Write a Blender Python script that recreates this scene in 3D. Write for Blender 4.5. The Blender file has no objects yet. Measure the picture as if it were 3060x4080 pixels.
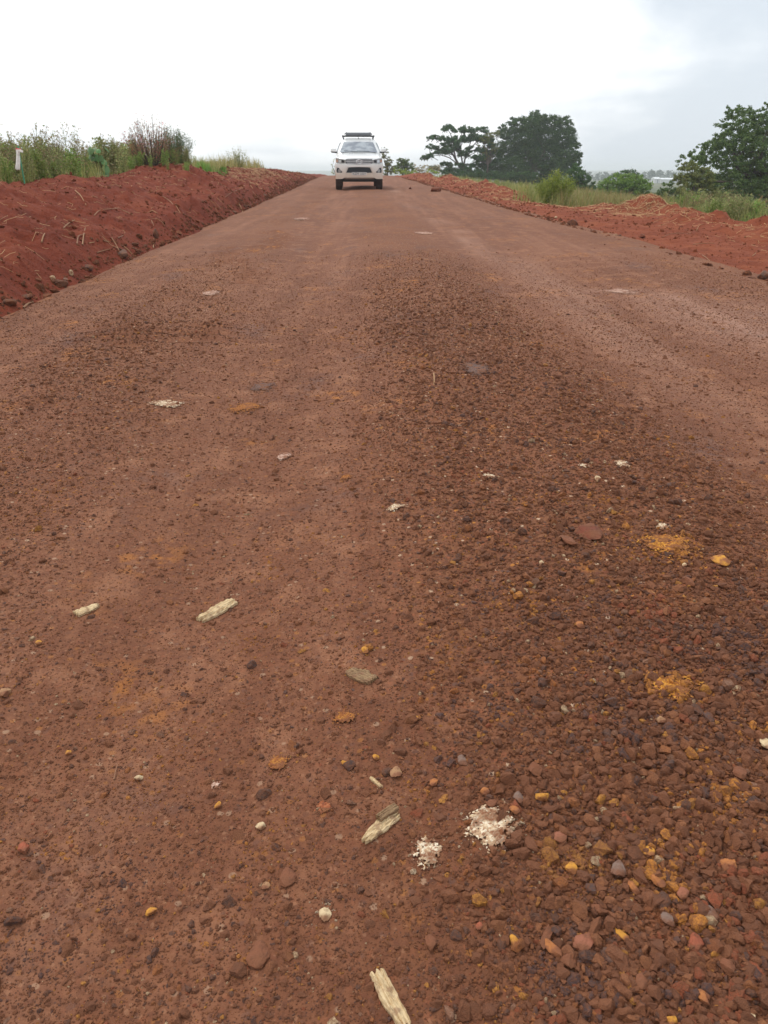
import bpy, bmesh, math, random
import numpy as np
from mathutils import Vector, Matrix
random.seed(7); RNG = np.random.default_rng(7)
SC = bpy.context.scene; COL = SC.collection
R = math.radians
def lin(r, g, b):
    f = lambda c: (c/255/12.92 if c <= 10 else ((c/255+.055)/1.055)**2.4)
    return (f(r), f(g), f(b), 1.0)
# ------------------------------------------------------------------ camera
F_, CX_, CY_ = 3066.0, 1530.0, 2040.0           # focal length and centre in photo pixels
EYE = 0.9; PITCH = R(23.8)
cam_d = bpy.data.cameras.new("camera"); cam = bpy.data.objects.new("camera", cam_d); COL.objects.link(cam)
cam.location = (0, 0, EYE); cam.rotation_euler = (R(90)-PITCH, 0, 0)
cam_d.sensor_fit = 'VERTICAL'; cam_d.sensor_height = 24.0; cam_d.sensor_width = 18.0
cam_d.lens = 24.0*F_/4080.0; cam_d.clip_start = 0.02; cam_d.clip_end = 9000
cam_d.dof.use_dof = True; cam_d.dof.focus_distance = 1.75; cam_d.dof.aperture_fstop = 14
SC.camera = cam
# ------------------------------------------------------------------ sky, sun, exposure
SUN_EL, SUN_AZ = R(56), R(-38)
w = bpy.data.worlds.new("World"); SC.world = w; w.use_nodes = True
nt = w.node_tree; nt.nodes.clear(); N = nt.nodes.new; L = nt.links.new
wo = N('ShaderNodeOutputWorld'); bg = N('ShaderNodeBackground'); bg.inputs[1].default_value = 0.1
sky = N('ShaderNodeTexSky'); sky.sky_type = 'NISHITA'; sky.sun_disc = False
sky.sun_elevation = SUN_EL; sky.sun_rotation = SUN_AZ; sky.air_density = 1.0; sky.dust_density = 3.0
tc = N('ShaderNodeTexCoord')
def nnode(tree, t, **kw):
    n = tree.nodes.new(t)
    for k, v in kw.items():
        if k.startswith('i_'): n.inputs[int(k[2:])].default_value = v
        else: setattr(n, k, v)
    return n
def W_math(op, a, b=None, c=None, clamp=False):
    n = N('ShaderNodeMath'); n.operation = op; n.use_clamp = clamp
    for i, v in enumerate((a, b, c)):
        if v is None: continue
        if isinstance(v, (int, float)): n.inputs[i].default_value = v
        else: L(v, n.inputs[i])
    return n.outputs[0]
sepw = N('ShaderNodeSeparateXYZ'); L(tc.outputs['Generated'], sepw.inputs[0])
# project the direction on a cloud layer, so clouds flatten towards the horizon
zz = W_math('ADD', W_math('MAXIMUM', sepw.outputs[2], 0.0), 0.10)
cx = W_math('DIVIDE', sepw.outputs[0], zz); cy = W_math('DIVIDE', sepw.outputs[1], zz)
cmb = N('ShaderNodeCombineXYZ'); L(cx, cmb.inputs[0]); L(cy, cmb.inputs[1]); cmb.inputs[2].default_value = 3.7
n1 = N('ShaderNodeTexNoise'); n1.inputs['Scale'].default_value = 0.75; n1.inputs['Detail'].default_value = 7; n1.inputs['Roughness'].default_value = .55
n1.inputs['Distortion'].default_value = .3
L(cmb.outputs[0], n1.inputs['Vector'])
n2 = N('ShaderNodeTexNoise'); n2.inputs['Scale'].default_value = 4.2; n2.inputs['Detail'].default_value = 7; n2.inputs['Roughness'].default_value = .52
mp = N('ShaderNodeMapping'); mp.inputs['Scale'].default_value = (1, 1, 1.5); L(tc.outputs['Generated'], mp.inputs[0]); L(mp.outputs[0], n2.inputs['Vector'])
# the cloud deck is thicker (greyer) towards the east of the road
side = N('ShaderNodeMapRange'); side.interpolation_type = 'SMOOTHSTEP'
L(W_math('DIVIDE', sepw.outputs[0], W_math('MAXIMUM', W_math('ABSOLUTE', sepw.outputs[1]), .3)), side.inputs[0])
side.inputs[1].default_value = .06; side.inputs[2].default_value = .42
lowb = N('ShaderNodeMapRange'); lowb.interpolation_type = 'SMOOTHSTEP'; L(sepw.outputs[2], lowb.inputs[0])
lowb.inputs[1].default_value = .12; lowb.inputs[2].default_value = .01
nn = W_math('ADD', W_math('MULTIPLY', n1.outputs[0], .25), W_math('MULTIPLY', n2.outputs[0], .75))
thick = W_math('ADD', W_math('MULTIPLY', side.outputs[0], .26), W_math('MULTIPLY', lowb.outputs[0], .17))
cl = N('ShaderNodeMapRange'); cl.interpolation_type = 'SMOOTHSTEP'
L(W_math('ADD', nn, thick), cl.inputs[0]); cl.inputs[1].default_value = .55; cl.inputs[2].default_value = .84
mixc = N('ShaderNodeMix'); mixc.data_type = 'RGBA'; L(cl.outputs[0], mixc.inputs[0])
mixc.inputs[6].default_value = (10.4, 10.5, 10.6, 1); mixc.inputs[7].default_value = (6.1, 6.65, 7.25, 1)
mixs = N('ShaderNodeMix'); mixs.data_type = 'RGBA'; mixs.inputs[0].default_value = .90
L(sky.outputs[0], mixs.inputs[6]); L(mixc.outputs[2], mixs.inputs[7])
L(mixs.outputs[2], bg.inputs[0]); L(bg.outputs[0], wo.inputs[0])
sun_d = bpy.data.lights.new("sun", 'SUN'); sun_d.energy = 1.0; sun_d.angle = R(14); sun_d.color = (1, .965, .91)
sun = bpy.data.objects.new("sun", sun_d); COL.objects.link(sun)
sdir = Vector((math.sin(SUN_AZ)*math.cos(SUN_EL), math.cos(SUN_AZ)*math.cos(SUN_EL), math.sin(SUN_EL)))
sun.rotation_euler = sdir.to_track_quat('Z', 'Y').to_euler(); sun.location = (0, 0, 30)
vs = SC.view_settings; vs.view_transform = 'Standard'; vs.look = 'None'; vs.gamma = 1; vs.use_curve_mapping = False; vs.exposure = 0.40
SC.cycles.volume_bounces = 3; SC.cycles.max_bounces = 8; SC.cycles.transparent_max_bounces = 8

# ------------------------------------------------------------------ numpy noise and terrain
def h2(ix, iy, seed):
    ix = ix.astype(np.int64).astype(np.uint32); iy = iy.astype(np.int64).astype(np.uint32)
    h = ix*np.uint32(374761393) + iy*np.uint32(668265263) + np.uint32(seed*2246822519 & 0xffffffff)
    h = (h ^ (h >> np.uint32(13)))*np.uint32(1274126177); h = h ^ (h >> np.uint32(16))
    return h.astype(np.float64)/4294967295.0
def vnoise(x, y, seed=0):
    x = np.asarray(x, float); y = np.asarray(y, float)
    x, y = np.broadcast_arrays(x, y)
    ix = np.floor(x); iy = np.floor(y); fx = x-ix; fy = y-iy
    fx = fx*fx*fx*(fx*(fx*6-15)+10); fy = fy*fy*fy*(fy*(fy*6-15)+10)
    a = h2(ix, iy, seed); b = h2(ix+1, iy, seed); c = h2(ix, iy+1, seed); d = h2(ix+1, iy+1, seed)
    return (a*(1-fx)+b*fx)*(1-fy)+(c*(1-fx)+d*fx)*fy*1.0 - .5
def fbm(x, y, seed=0, o=4, g=.5):
    s = 0; a = 1.0; t = 0
    for i in range(o):
        s = s+a*vnoise(np.asarray(x)*2**i+i*17.3, np.asarray(y)*2**i-i*9.1, seed+i); t += a; a *= g
    return s/t*2
def sst(a, b, x):
    t = np.clip((np.asarray(x, float)-a)/(b-a), 0, 1); return t*t*(3-2*t)
_Y = np.linspace(-40, 4000, 40401)
def smooth_curve(pts, wdt=4.0):
    p = np.array(pts, float); v = np.interp(_Y, p[:, 0], p[:, 1]); k = int(wdt/.1)
    ker = np.hanning(2*k+1); ker /= ker.sum(); vv = np.convolve(np.pad(v, k, mode='edge'), ker, 'valid')
    return lambda y: np.interp(y, _Y, vv)
zr = smooth_curve([(-40, -.3), (0, 0), (10, .095), (20, .19), (31.8, .30), (45, .47), (60, .605), (75, .68), (90, .64), (110, .3), (140, -.9), (200, -3.5), (300, -5.2), (4000, -5.2)], 8)
ztop = smooth_curve([(-40, .7), (5, .60), (9.5, .63), (14, .77), (19.5, 1.02), (22.2, .97), (25, .72), (28, .74), (31, .98), (35, 1.04), (45, .98), (55, .88), (65, .80), (75, .72), (90, .66), (4000, .6)], 1.4)
zfl = smooth_curve([(-40, .6), (10, .66), (25, .70), (40, .84), (60, .78), (75, .72), (90, .66), (110, .3), (140, -.9), (200, -3.5), (300, -5.2), (4000, -5.2)], 6)
HALF = 2.95
def XC(y): return .58-.0387*np.asarray(y, float)
def dd(x, y): return np.asarray(x, float)-XC(y)
def loose(d, y):
    wob = .16*fbm(np.asarray(y)*.45, d*.5, 31, 3)
    d = d+wob
    m = np.exp(-((d-.02)/.52)**4)                              # middle windrow of loose gravel
    m = np.maximum(m, .55*np.exp(-((d+1.78)/.42)**4))           # rough band by the left wheel track
    m = np.maximum(m, .45*sst(2.1, 2.6, d))
    m = np.maximum(m, .25*sst(-2.5, -2.8, d))
    n = fbm(d*2.2, np.asarray(y)*1.1, 77, 4)
    return np.clip(m+.45*n*(.35+m*.6), 0, 1)
def road_h(x, y, fine=True):
    d = dd(x, y)
    z = zr(y)-.010*np.abs(d)
    z = z+.022*fbm(d*.9, np.asarray(y)*.35, 3, 3)-.02*np.exp(-((d+.95)/.28)**2)-.012*np.exp(-((d-1.35)/.5)**2)
    lo = loose(d, y)
    z = z+.02*lo+.010*lo*fbm(d*7, np.asarray(y)*6, 11, 3)
    # cross ridges left by tyre treads in the left band
    z = z+.020*np.exp(-((d+1.75)/.45)**4)*np.sin(np.asarray(y)*38+6*fbm(d*3, np.asarray(y)*2, 51, 2))*sst(2.6, 3.6, y)*sst(-.05, .25, fbm(d*1.5, np.asarray(y)*1.1, 21, 2))
    if fine: z = z+.0035*fbm(np.asarray(x)*40, np.asarray(y)*40, 5, 3)*(.4+lo)
    return z-.02*sst(HALF-.12, HALF+.1, np.abs(d))
def bank_h(x, y):
    d = dd(x, y); q = -(d+HALF)+.10*fbm(np.asarray(y)*.9, d*.4, 91, 3)
    base = zr(y)-.045
    top = ztop(y)+.05*fbm(np.asarray(y)*.55, q*.5, 8, 4)
    hb = top-base
    face = .42*sst(-.12, .42, q)+.58*sst(.1, 1.95, q)
    z = base+hb*face
    back = sst(2.1, 3.7, q); z = z*(1-back)+(zfl(y)-.10)*back
    r = sst(0, .5, q)
    z = z+r*(.11*fbm(d*.9+np.asarray(y)*.35, np.asarray(y)*.7, 61, 4)+.085*np.abs(fbm(d*3.6, np.asarray(y)*2.6, 62, 4))+.05*sst(.12, .5, fbm(d*2.2, np.asarray(y)*1.4, 66, 3))+.028*fbm(d*13, np.asarray(y)*11, 63, 2))
    return z-.03*(1-r)+.03*fbm(d*9, np.asarray(y)*7, 65, 2)*sst(-.1, .1, q)*(1-r)
MOUNDS = [(18.2, 3.1, 1.9, .85, .33), (16.4, 3.5, .8, .5, .12), (14.9, 3.15, .95, .8, .36), (13.2, 3.4, .9, .8, .34), (12.2, 3.6, .9, .5, .25), (29, 1.9, 3.2, .6, .22), (35, 2.2, 3, .7, .30),
          (41, 2.1, 3, .6, .25), (47, 1.9, 2.5, .6, .34), (56, 1.5, 5, .6, .30), (66, 1.4, 6, .7, .25), (20.5, 3.0, 1.2, .6, .13)]
def verge_w(y): return np.interp(y, [-40, 8, 18, 20.5, 22.5, 24.5, 27, 33, 40, 50, 60, 80, 4000], [4.3, 4.2, 4.1, 3.4, 2.6, 1.25, 2.2, 3.1, 2.9, 2.5, 2.2, 2.0, 2.0])
def verge_h(x, y):
    d = dd(x, y); p = d-HALF+.10*fbm(np.asarray(y)*.8, d*.5, 191, 3)
    z = zr(y)-.045-.035*np.clip(p, 0, 9)-.05*np.clip(p-1.2, 0, 4)*np.interp(y, [8, 14, 30, 45], [.5, 1, 1, .4])
    for (my, mp_, sy, sp, h) in MOUNDS:
        z = z+h*np.exp(-((np.asarray(y)-my)/sy)**2-((p-mp_)/sp)**2)*(1+.8*fbm(d*2, np.asarray(y)*1.6, 140, 4))
    r = sst(.05, .6, p)
    z = z+r*(.07*fbm(d*1.1, np.asarray(y)*.6, 161, 4)+.035*np.abs(fbm(d*5, np.asarray(y)*3.6, 162, 3))+.016*fbm(d*14, np.asarray(y)*11, 163, 2))
    return z-.25*sst(-.1, .5, p-verge_w(y))
def ground_h(x, y):
    x = np.asarray(x, float); y = np.asarray(y, float)
    d = dd(x, y); q = -(d+HALF); p = d-HALF
    left = zfl(y)+.06*fbm(x*.4, y*.4, 201, 3)-2.5*sst(25, 160, q)
    right = np.maximum(zr(y)-.32-(np.interp(p, [3, 5, 10, 17, 30], [0, .12, .85, 1.5, 2.2])*np.interp(y, [8, 25, 58, 85, 110], [.7, 1, 1, .45, .3])+4.0*sst(14, 85, p)), -5.25)+.08*fbm(x*.3, y*.3, 202, 3)*sst(0, 3, p)
    right = np.where(y < 140, right, np.minimum(right, zr(y)-.2))
    under = zr(y)-.35
    z = np.where(q > 0, under+(left-under)*sst(2.2, 3.4, q), np.where(p > 0, under+(right-under)*sst(1.5, 4.0, p), under))
    far = sst(1500, 3000, y)
    return np.maximum(z, -6)+far*(14+6*fbm(x*.0016, y*.001, 300, 4))
def ray(px, py):
    u = (px-CX_)/F_; v = (CY_-py)/F_; c, s = math.cos(PITCH), math.sin(PITCH)
    return np.array([u, c+v*s, -s+v*c])
def at(px, py, t): return np.array([0, 0, EYE])+ray(px, py)*t   # point on a pixel's ray at depth t
def hit(px, py, fn=None):
    fn = fn or (lambda x, y: road_h(x, y, False)); r = ray(px, py); t = .4
    for step in (1.06, 1.006, 1.0008):
        while t < 150 and EYE+r[2]*t > float(fn(r[0]*t, r[1]*t)): t *= step
        if step > 1.001: t /= step
    p = r*t; return np.array([p[0], p[1], float(fn(p[0], p[1]))]), t

# ------------------------------------------------------------------ object helpers
def mesh(name, V, Fs, mi=None, smooth=False):
    V = np.ascontiguousarray(np.asarray(V, np.float32).reshape(-1, 3))
    if not isinstance(Fs, (list, tuple)): Fs = [Fs]
    Fs = [np.asarray(f, np.int32) for f in Fs if len(f)]
    me = bpy.data.meshes.new(name); me.vertices.add(len(V)); me.vertices.foreach_set('co', V.ravel())
    idx = np.concatenate([f.ravel() for f in Fs]); tot = np.concatenate([np.full(len(f), f.shape[1], np.int32) for f in Fs])
    me.loops.add(len(idx)); me.loops.foreach_set('vertex_index', idx)
    me.polygons.add(len(tot)); st = np.concatenate([[0], np.cumsum(tot)[:-1]]).astype(np.int32)
    me.polygons.foreach_set('loop_start', st)
    if mi is not None: me.polygons.foreach_set('material_index', np.asarray(mi, np.int32))
    me.polygons.foreach_set('use_smooth', np.full(len(tot), bool(smooth)))
    me.update(calc_edges=True); return me
def tag(o, label=None, cat=None, group=None, kind=None):
    for k, v in (('label', label), ('category', cat), ('group', group), ('kind', kind)):
        if v: o[k] = v
    return o
def link(name, me, mats, parent=None, loc=None):
    if mats is not None:
        for m in (mats if isinstance(mats, (list, tuple)) else [mats]):
            if len(me.materials) < 8: me.materials.append(m)
    o = bpy.data.objects.new(name, me); COL.objects.link(o)
    if parent is not None: o.parent = parent
    if loc is not None: o.location = loc
    return o
def empty(name, loc=(0, 0, 0)):
    o = bpy.data.objects.new(name, None); COL.objects.link(o); o.location = loc; o.empty_display_size = .1; return o
class MB:
    def __init__(s): s.V = []; s.F = {3: [], 4: []}; s.M = {3: [], 4: []}; s.n = 0
    def add(s, V, F, m=0):
        V = np.asarray(V, float).reshape(-1, 3); F = np.asarray(F, int)
        s.V.append(V); k = F.shape[1]; s.F[k].append(F+s.n); s.M[k].append(np.full(len(F), m)); s.n += len(V); return s
    def build(s, name, mats, parent=None, loc=None, smooth=False):
        Fs = []; mi = []
        for k in (3, 4):
            if s.F[k]: Fs.append(np.concatenate(s.F[k])); mi.append(np.concatenate(s.M[k]))
        return link(name, mesh(name, np.concatenate(s.V), Fs, np.concatenate(mi), smooth), mats, parent, loc)
def tube(path, rad, sides=5, cap=True):
    P = np.asarray(path, float); n = len(P); rad = np.broadcast_to(np.asarray(rad, float), (n,))
    T = np.gradient(P, axis=0); T /= np.linalg.norm(T, axis=1)[:, None]+1e-9
    ref = np.array([0.13, .21, 1.0]) if abs(T[0][2]) < .9 else np.array([1.0, .1, 0])
    A = np.cross(T, ref); A /= np.linalg.norm(A, axis=1)[:, None]+1e-9; B = np.cross(T, A)
    a = np.linspace(0, 2*np.pi, sides, endpoint=False)
    V = P[:, None]+rad[:, None, None]*(np.cos(a)[None, :, None]*A[:, None]+np.sin(a)[None, :, None]*B[:, None])
    i = np.arange(n-1)[:, None]*sides; j = np.arange(sides)[None]; k = (j+1) % sides
    Fq = np.stack([i+j, i+k, i+sides+k, i+sides+j], -1).reshape(-1, 4)
    return V.reshape(-1, 3), Fq
def grid_faces(nr, nc):
    i = np.arange(nr-1)[:, None]*nc; j = np.arange(nc-1)[None]
    return np.stack([i+j, i+j+1, i+nc+j+1, i+nc+j], -1).reshape(-1, 4)
def fattr(me, name, vals):
    a = me.attributes.new(name, 'FLOAT', 'POINT'); a.data.foreach_set('value', np.asarray(vals, np.float32).ravel())

# ------------------------------------------------------------------ materials
class NT:
    def __init__(s, name):
        s.m = bpy.data.materials.new(name); s.m.use_nodes = True; s.t = s.m.node_tree; s.t.nodes.clear()
        s.out = s.t.nodes.new('ShaderNodeOutputMaterial')
    def n(s, typ, ins=None, **kw):
        nd = s.t.nodes.new(typ)
        for k, v in kw.items(): setattr(nd, k, v)
        for k, v in (ins or {}).items():
            if hasattr(v, 'is_output') or isinstance(v, bpy.types.NodeSocket): s.t.links.new(v, nd.inputs[k])
            else: nd.inputs[k].default_value = v
        return nd
    def math(s, op, a, b=0.0, clamp=False): return s.n('ShaderNodeMath', {0: a, 1: b}, operation=op, use_clamp=clamp).outputs[0]
    def mix(s, f, a, b, blend='MIX'): return s.n('ShaderNodeMix', {0: f, 6: a, 7: b}, data_type='RGBA', blend_type=blend).outputs[2]
    def ramp(s, f, stops, interp='LINEAR'):
        nd = s.n('ShaderNodeValToRGB', {0: f}); e = nd.color_ramp.elements; nd.color_ramp.interpolation = interp
        while len(e) < len(stops): e.new(.5)
        for el, (p, c) in zip(e, stops): el.position = p; el.color = c
        return nd.outputs[0]
    def rng(s, v, a, b, c=0.0, d=1.0): return s.n('ShaderNodeMapRange', {0: v, 1: a, 2: b, 3: c, 4: d}, interpolation_type='SMOOTHSTEP').outputs[0]
    def noise(s, vec, scale, detail=4, rough=.5, dist=0.0): return s.n('ShaderNodeTexNoise', {'Vector': vec, 'Scale': scale, 'Detail': detail, 'Roughness': rough, 'Distortion': dist})
    def coord(s, scale=(1, 1, 1), rot=(0, 0, 0)):
        c = s.n('ShaderNodeTexCoord').outputs['Object']
        return s.n('ShaderNodeMapping', {0: c, 2: rot, 3: scale}).outputs[0]
    def attr(s, name, typ='GEOMETRY'):
        nd = s.n('ShaderNodeAttribute'); nd.attribute_name = name; nd.attribute_type = typ; return nd
    def bsdf(s, color, rough=.8, spec=.3, metal=0.0, normal=None, coat=0.0, **ins):
        d = {'Base Color': color, 'Roughness': rough, 'Specular IOR Level': spec, 'Metallic': metal, 'Coat Weight': coat}
        if normal is not None: d['Normal'] = normal
        d.update(ins); b = s.n('ShaderNodeBsdfPrincipled', d); s.t.links.new(b.outputs[0], s.out.inputs[0]); return b
    def bump(s, h, strength=.5, dist=.01, nrm=None):
        d = {'Height': h, 'Strength': strength, 'Distance': dist}
        if nrm is not None: d['Normal'] = nrm
        return s.n('ShaderNodeBump', d).outputs[0]
def simple(name, col, rough=.6, spec=.4, metal=0.0, coat=0.0, var=.12, scale=20):
    m = NT(name); nz = m.noise(m.coord(), scale, 4)
    c = m.mix(m.math('MULTIPLY', nz.outputs[0], var*2), col, tuple(x*.55 for x in col[:3])+(1,))
    m.bsdf(c, rough, spec, metal, coat=coat); return m.m
M = {}
def road_mat():
    m = NT('gravel_road'); co = m.coord(); lo = m.attr('loose').outputs['Fac']
    big = m.noise(m.coord((1, .45, 1)), 1.1, 5, .6).outputs[0]
    streak = m.noise(m.coord((5.5, .22, 1), (0, 0, R(-2.2))), 1.0, 5, .6).outputs[0]
    fine = m.noise(co, 55, 6, .65).outputs[0]; grit = m.noise(co, 260, 4, .6).outputs[0]
    v1 = m.n('ShaderNodeTexVoronoi', {'Vector': co, 'Scale': 75.0, 'Randomness': 1.0}); v2 = m.n('ShaderNodeTexVoronoi', {'Vector': co, 'Scale': 200.0})
    comp = m.ramp(m.math('ADD', m.math('MULTIPLY', big, .4), m.math('MULTIPLY', streak, .6)), [(.32, lin(107, 67, 45)), (.5, lin(123, 79, 55)), (.64, lin(140, 96, 71))])
    lsc = m.ramp(big, [(.3, lin(110, 70, 47)), (.55, lin(128, 83, 56)), (.75, lin(140, 93, 64))])
    base = m.mix(m.rng(m.math('ADD', lo, m.math('MULTIPLY', m.math('SUBTRACT', fine, .5), .5)), .15, .75), comp, lsc)
    base = m.mix(m.math('MULTIPLY', m.rng(fine, .35, .7), .45), base, lin(86, 48, 36))
    sm = m.noise(m.coord((1, .8, 1)), 6.5, 5, .6).outputs[0]; base = m.mix(m.math('MULTIPLY', m.rng(sm, .50, .66), m.rng(lo, .75, .1, .0, .6)), base, lin(147, 101, 74))
    base = m.mix(m.rng(m.noise(co, 15, 4, .6).outputs[0], .55, .72, 0, .35), base, lin(98, 62, 44))
    # grains of other colours, one colour per cell
    sepc = m.n('ShaderNodeSeparateColor', {0: v1.outputs['Color']})
    g = m.ramp(sepc.outputs[0], [(0, lin(70, 50, 46)), (.10, lin(98, 58, 44)), (.4, lin(120, 70, 50)), (.72, lin(146, 86, 58)), (.86, lin(80, 66, 66)), (.93, lin(186, 122, 52)), (.972, lin(208, 180, 150))], 'CONSTANT')
    gm = m.math('MULTIPLY', m.rng(v1.outputs['Distance'], .52, .34), m.math('ADD', .22, m.math('MULTIPLY', lo, .5)))
    base = m.mix(gm, base, g)
    s2 = m.n('ShaderNodeSeparateColor', {0: v2.outputs['Color']})
    base = m.mix(m.math('MULTIPLY', m.math('GREATER_THAN', s2.outputs[1], .965), .15), base, lin(196, 150, 116))
    base = m.mix(m.math('MULTIPLY', m.math('LESS_THAN', s2.outputs[1], .10), .18), base, lin(52, 36, 34))
    # mineral stains: ochre and grey-blue blotches pressed into the surface
    st = m.noise(m.coord((1, .8, 1)), 2.6, 3, .5).outputs[0]; st2 = m.noise(co, 24, 4).outputs[0]
    base = m.mix(m.math('MULTIPLY', m.math('MULTIPLY', m.rng(st, .56, .70), m.rng(st2, .48, .64)), .6), base, lin(176, 112, 50))
    st3 = m.noise(m.n('ShaderNodeMapping', {0: co, 1: (7.3, 2.2, 0), 3: (1, .6, 1)}).outputs[0], 2.1, 4, .55).outputs[0]
    base = m.mix(m.math('MULTIPLY', m.math('MULTIPLY', m.rng(st3, .56, .72), m.rng(st2, .4, .6)), .5), base, lin(88, 72, 70))
    pale = m.attr('pale').outputs['Fac']
    base = m.mix(m.math('MULTIPLY', pale, m.rng(m.math('ADD', fine, m.math('MULTIPLY', streak, .4)), .5, .85)), base, lin(178, 142, 124))
    h = m.math('ADD', m.math('MULTIPLY', m.math('SUBTRACT', 1.0, v1.outputs['Distance']), m.math('ADD', .12, m.math('MULTIPLY', lo, .7))), m.math('ADD', m.math('MULTIPLY', fine, .8), m.math('MULTIPLY', grit, .35)))
    m.bsdf(base, .9, .22, normal=m.bump(h, .85, .006)); return m.m
def soil_mat(name, a, b, c):
    m = NT(name); co = m.coord()
    n1_ = m.noise(co, 1.3, 5, .6).outputs[0]; n2_ = m.noise(co, 9, 5, .65).outputs[0]; n3_ = m.noise(co, 60, 4, .6).outputs[0]
    drag = m.noise(m.coord((1.2, 6, 3), (0, 0, R(35))), 1.6, 4, .6).outputs[0]
    col = m.ramp(m.math('ADD', m.math('MULTIPLY', n1_, .5), m.math('MULTIPLY', drag, .5)), [(.32, a), (.5, b), (.70, c)])
    col = m.mix(m.math('MULTIPLY', m.rng(n2_, .52, .72), .5), col, a)
    col = m.mix(m.math('MULTIPLY', m.rng(n3_, .58, .75), .35), col, c)
    h = m.math('ADD', m.math('MULTIPLY', n2_, 1.0), m.math('MULTIPLY', n3_, .45))
    m.bsdf(col, .95, .15, normal=m.bump(h, .9, .05)); return m.m
def leaf_mat(name, cols, trans=.25, rough=.6):
    m = NT(name); r = m.n('ShaderNodeNewGeometry').outputs['Random Per Island']; oi = m.n('ShaderNodeObjectInfo').outputs['Random']
    k = len(cols); c = m.ramp(r, [((i+.0)/k, lin(*x)) for i, x in enumerate(cols)])
    cl_ = m.noise(m.coord(), 1.1, 3).outputs[0]
    c = m.mix(m.math('MULTIPLY', m.rng(cl_, .4, .65), .35), c, lin(*cols[-1]))
    c = m.n('ShaderNodeHueSaturation', {'Color': c, 'Value': m.rng(oi, 0, 1, .82, 1.18), 'Hue': m.rng(oi, 0, 1, .49, .51)}).outputs[0]
    b = m.n('ShaderNodeBsdfPrincipled', {'Base Color': c, 'Roughness': rough, 'Specular IOR Level': .25})
    t = m.n('ShaderNodeBsdfTranslucent', {0: c}); mx = m.n('ShaderNodeMixShader', {0: trans, 1: b.outputs[0], 2: t.outputs[0]})
    m.t.links.new(mx.outputs[0], m.out.inputs[0]); return m.m
def inst_mat(name, rough=.85, bump=.5, spec=.3):
    m = NT(name); c = m.attr('col', 'INSTANCER').outputs['Color']; co = m.coord()
    n1_ = m.noise(co, 2.2, 5, .6); n2_ = m.noise(co, 9, 4)
    c = m.mix(m.rng(n1_.outputs[0], .36, .62, .22, .8), c, lin(124, 78, 53))
    c = m.mix(m.rng(n2_.outputs[0], .45, .7, 0, .35), c, lin(88, 54, 40))
    m.bsdf(c, rough, spec, normal=m.bump(n2_.outputs[0], bump, .3)); return m.m
def stone_mat(name, col, col2, rough=.85):
    m = NT(name); co = m.coord(); a = m.noise(co, 45, 5, .6).outputs[0]; b = m.noise(co, 160, 4, .6).outputs[0]
    d = m.noise(m.coord(), 28, 4, .6).outputs[0]; c = m.mix(m.rng(a, .42, .62), col, col2); c = m.mix(m.rng(d, .36, .64, .12, .78), c, lin(124, 79, 54)); c = m.mix(m.rng(b, .55, .75, 0, .5), c, lin(88, 56, 42))
    m.bsdf(c, rough, .3, normal=m.bump(m.math('ADD', a, m.math('MULTIPLY', b, .5)), .7, .006)); return m.m
def wood_mat(name, a, b):
    m = NT(name); g = m.noise(m.coord((6, 120, 60)), 4.0, 5, .6).outputs[0]; k = m.noise(m.coord(), 55, 4).outputs[0]
    c = m.mix(m.rng(g, .4, .62), a, b); c = m.mix(m.rng(k, .57, .70, 0, .6), c, lin(132, 94, 72))
    m.bsdf(c, .85, .2, normal=m.bump(g, .8, .003)); return m.m
def field_mat():
    m = NT('field_ground'); co = m.coord(); a = m.noise(m.coord((.05, .02, .1)), 1.0, 5).outputs[0]; b = m.noise(co, 3.5, 5, .6).outputs[0]
    c = m.ramp(a, [(.35, lin(78, 88, 62)), (.5, lin(90, 98, 70)), (.62, lin(112, 108, 82))])
    c = m.mix(m.rng(b, .5, .68, 0, .5), c, lin(116, 88, 62))
    m.bsdf(c, .95, .1, normal=m.bump(b, .6, .1)); return m.m
def patch_mat(name, cols):
    m = NT(name); co = m.coord(); v = m.n('ShaderNodeTexVoronoi', {'Vector': co, 'Scale': 260.0}); sp = m.n('ShaderNodeSeparateColor', {0: v.outputs['Color']})
    k = len(cols); c = m.ramp(sp.outputs[0], [(i/k, lin(*x)) for i, x in enumerate(cols)], 'CONSTANT'); a = m.noise(co, 45, 4).outputs[0]
    c = m.mix(m.rng(a, .44, .62, 0, .8), c, lin(128, 84, 60))
    b = m.bsdf(c, .95, .1, normal=m.bump(m.math('ADD', m.math('SUBTRACT', 1.0, v.outputs['Distance']), a), .8, .003))
    cov = m.attr('cover').outputs['Fac']; g = m.math('MULTIPLY', m.math('ADD', sp.outputs[1], m.noise(co, 70, 3).outputs[0]), .5)
    mx = m.n('ShaderNodeMixShader', {0: m.math('GREATER_THAN', cov, g), 1: m.n('ShaderNodeBsdfTransparent').outputs[0], 2: b.outputs[0]}); m.t.links.new(mx.outputs[0], m.out.inputs[0]); return m.m

M['road'] = road_mat()
M['bank'] = soil_mat('red_soil_dark', lin(98, 45, 31), lin(121, 57, 39), lin(142, 79, 55))
M['verge'] = soil_mat('red_soil_light', lin(108, 55, 37), lin(132, 69, 46), lin(152, 92, 64))
M['field'] = field_mat()
M['pebble'] = inst_mat('pebble'); M['crumb'] = inst_mat('soil_crumb', .95, .3, .1)
M['straw'] = leaf_mat('straw', [(156, 116, 84), (172, 132, 98), (134, 94, 68), (186, 148, 112)], .1, .8)
M['bark'] = simple('bark', lin(92, 82, 74), .9, .1, scale=6, var=.3)
M['stem'] = simple('green_stem', lin(112, 116, 76), .8, .1)
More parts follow.
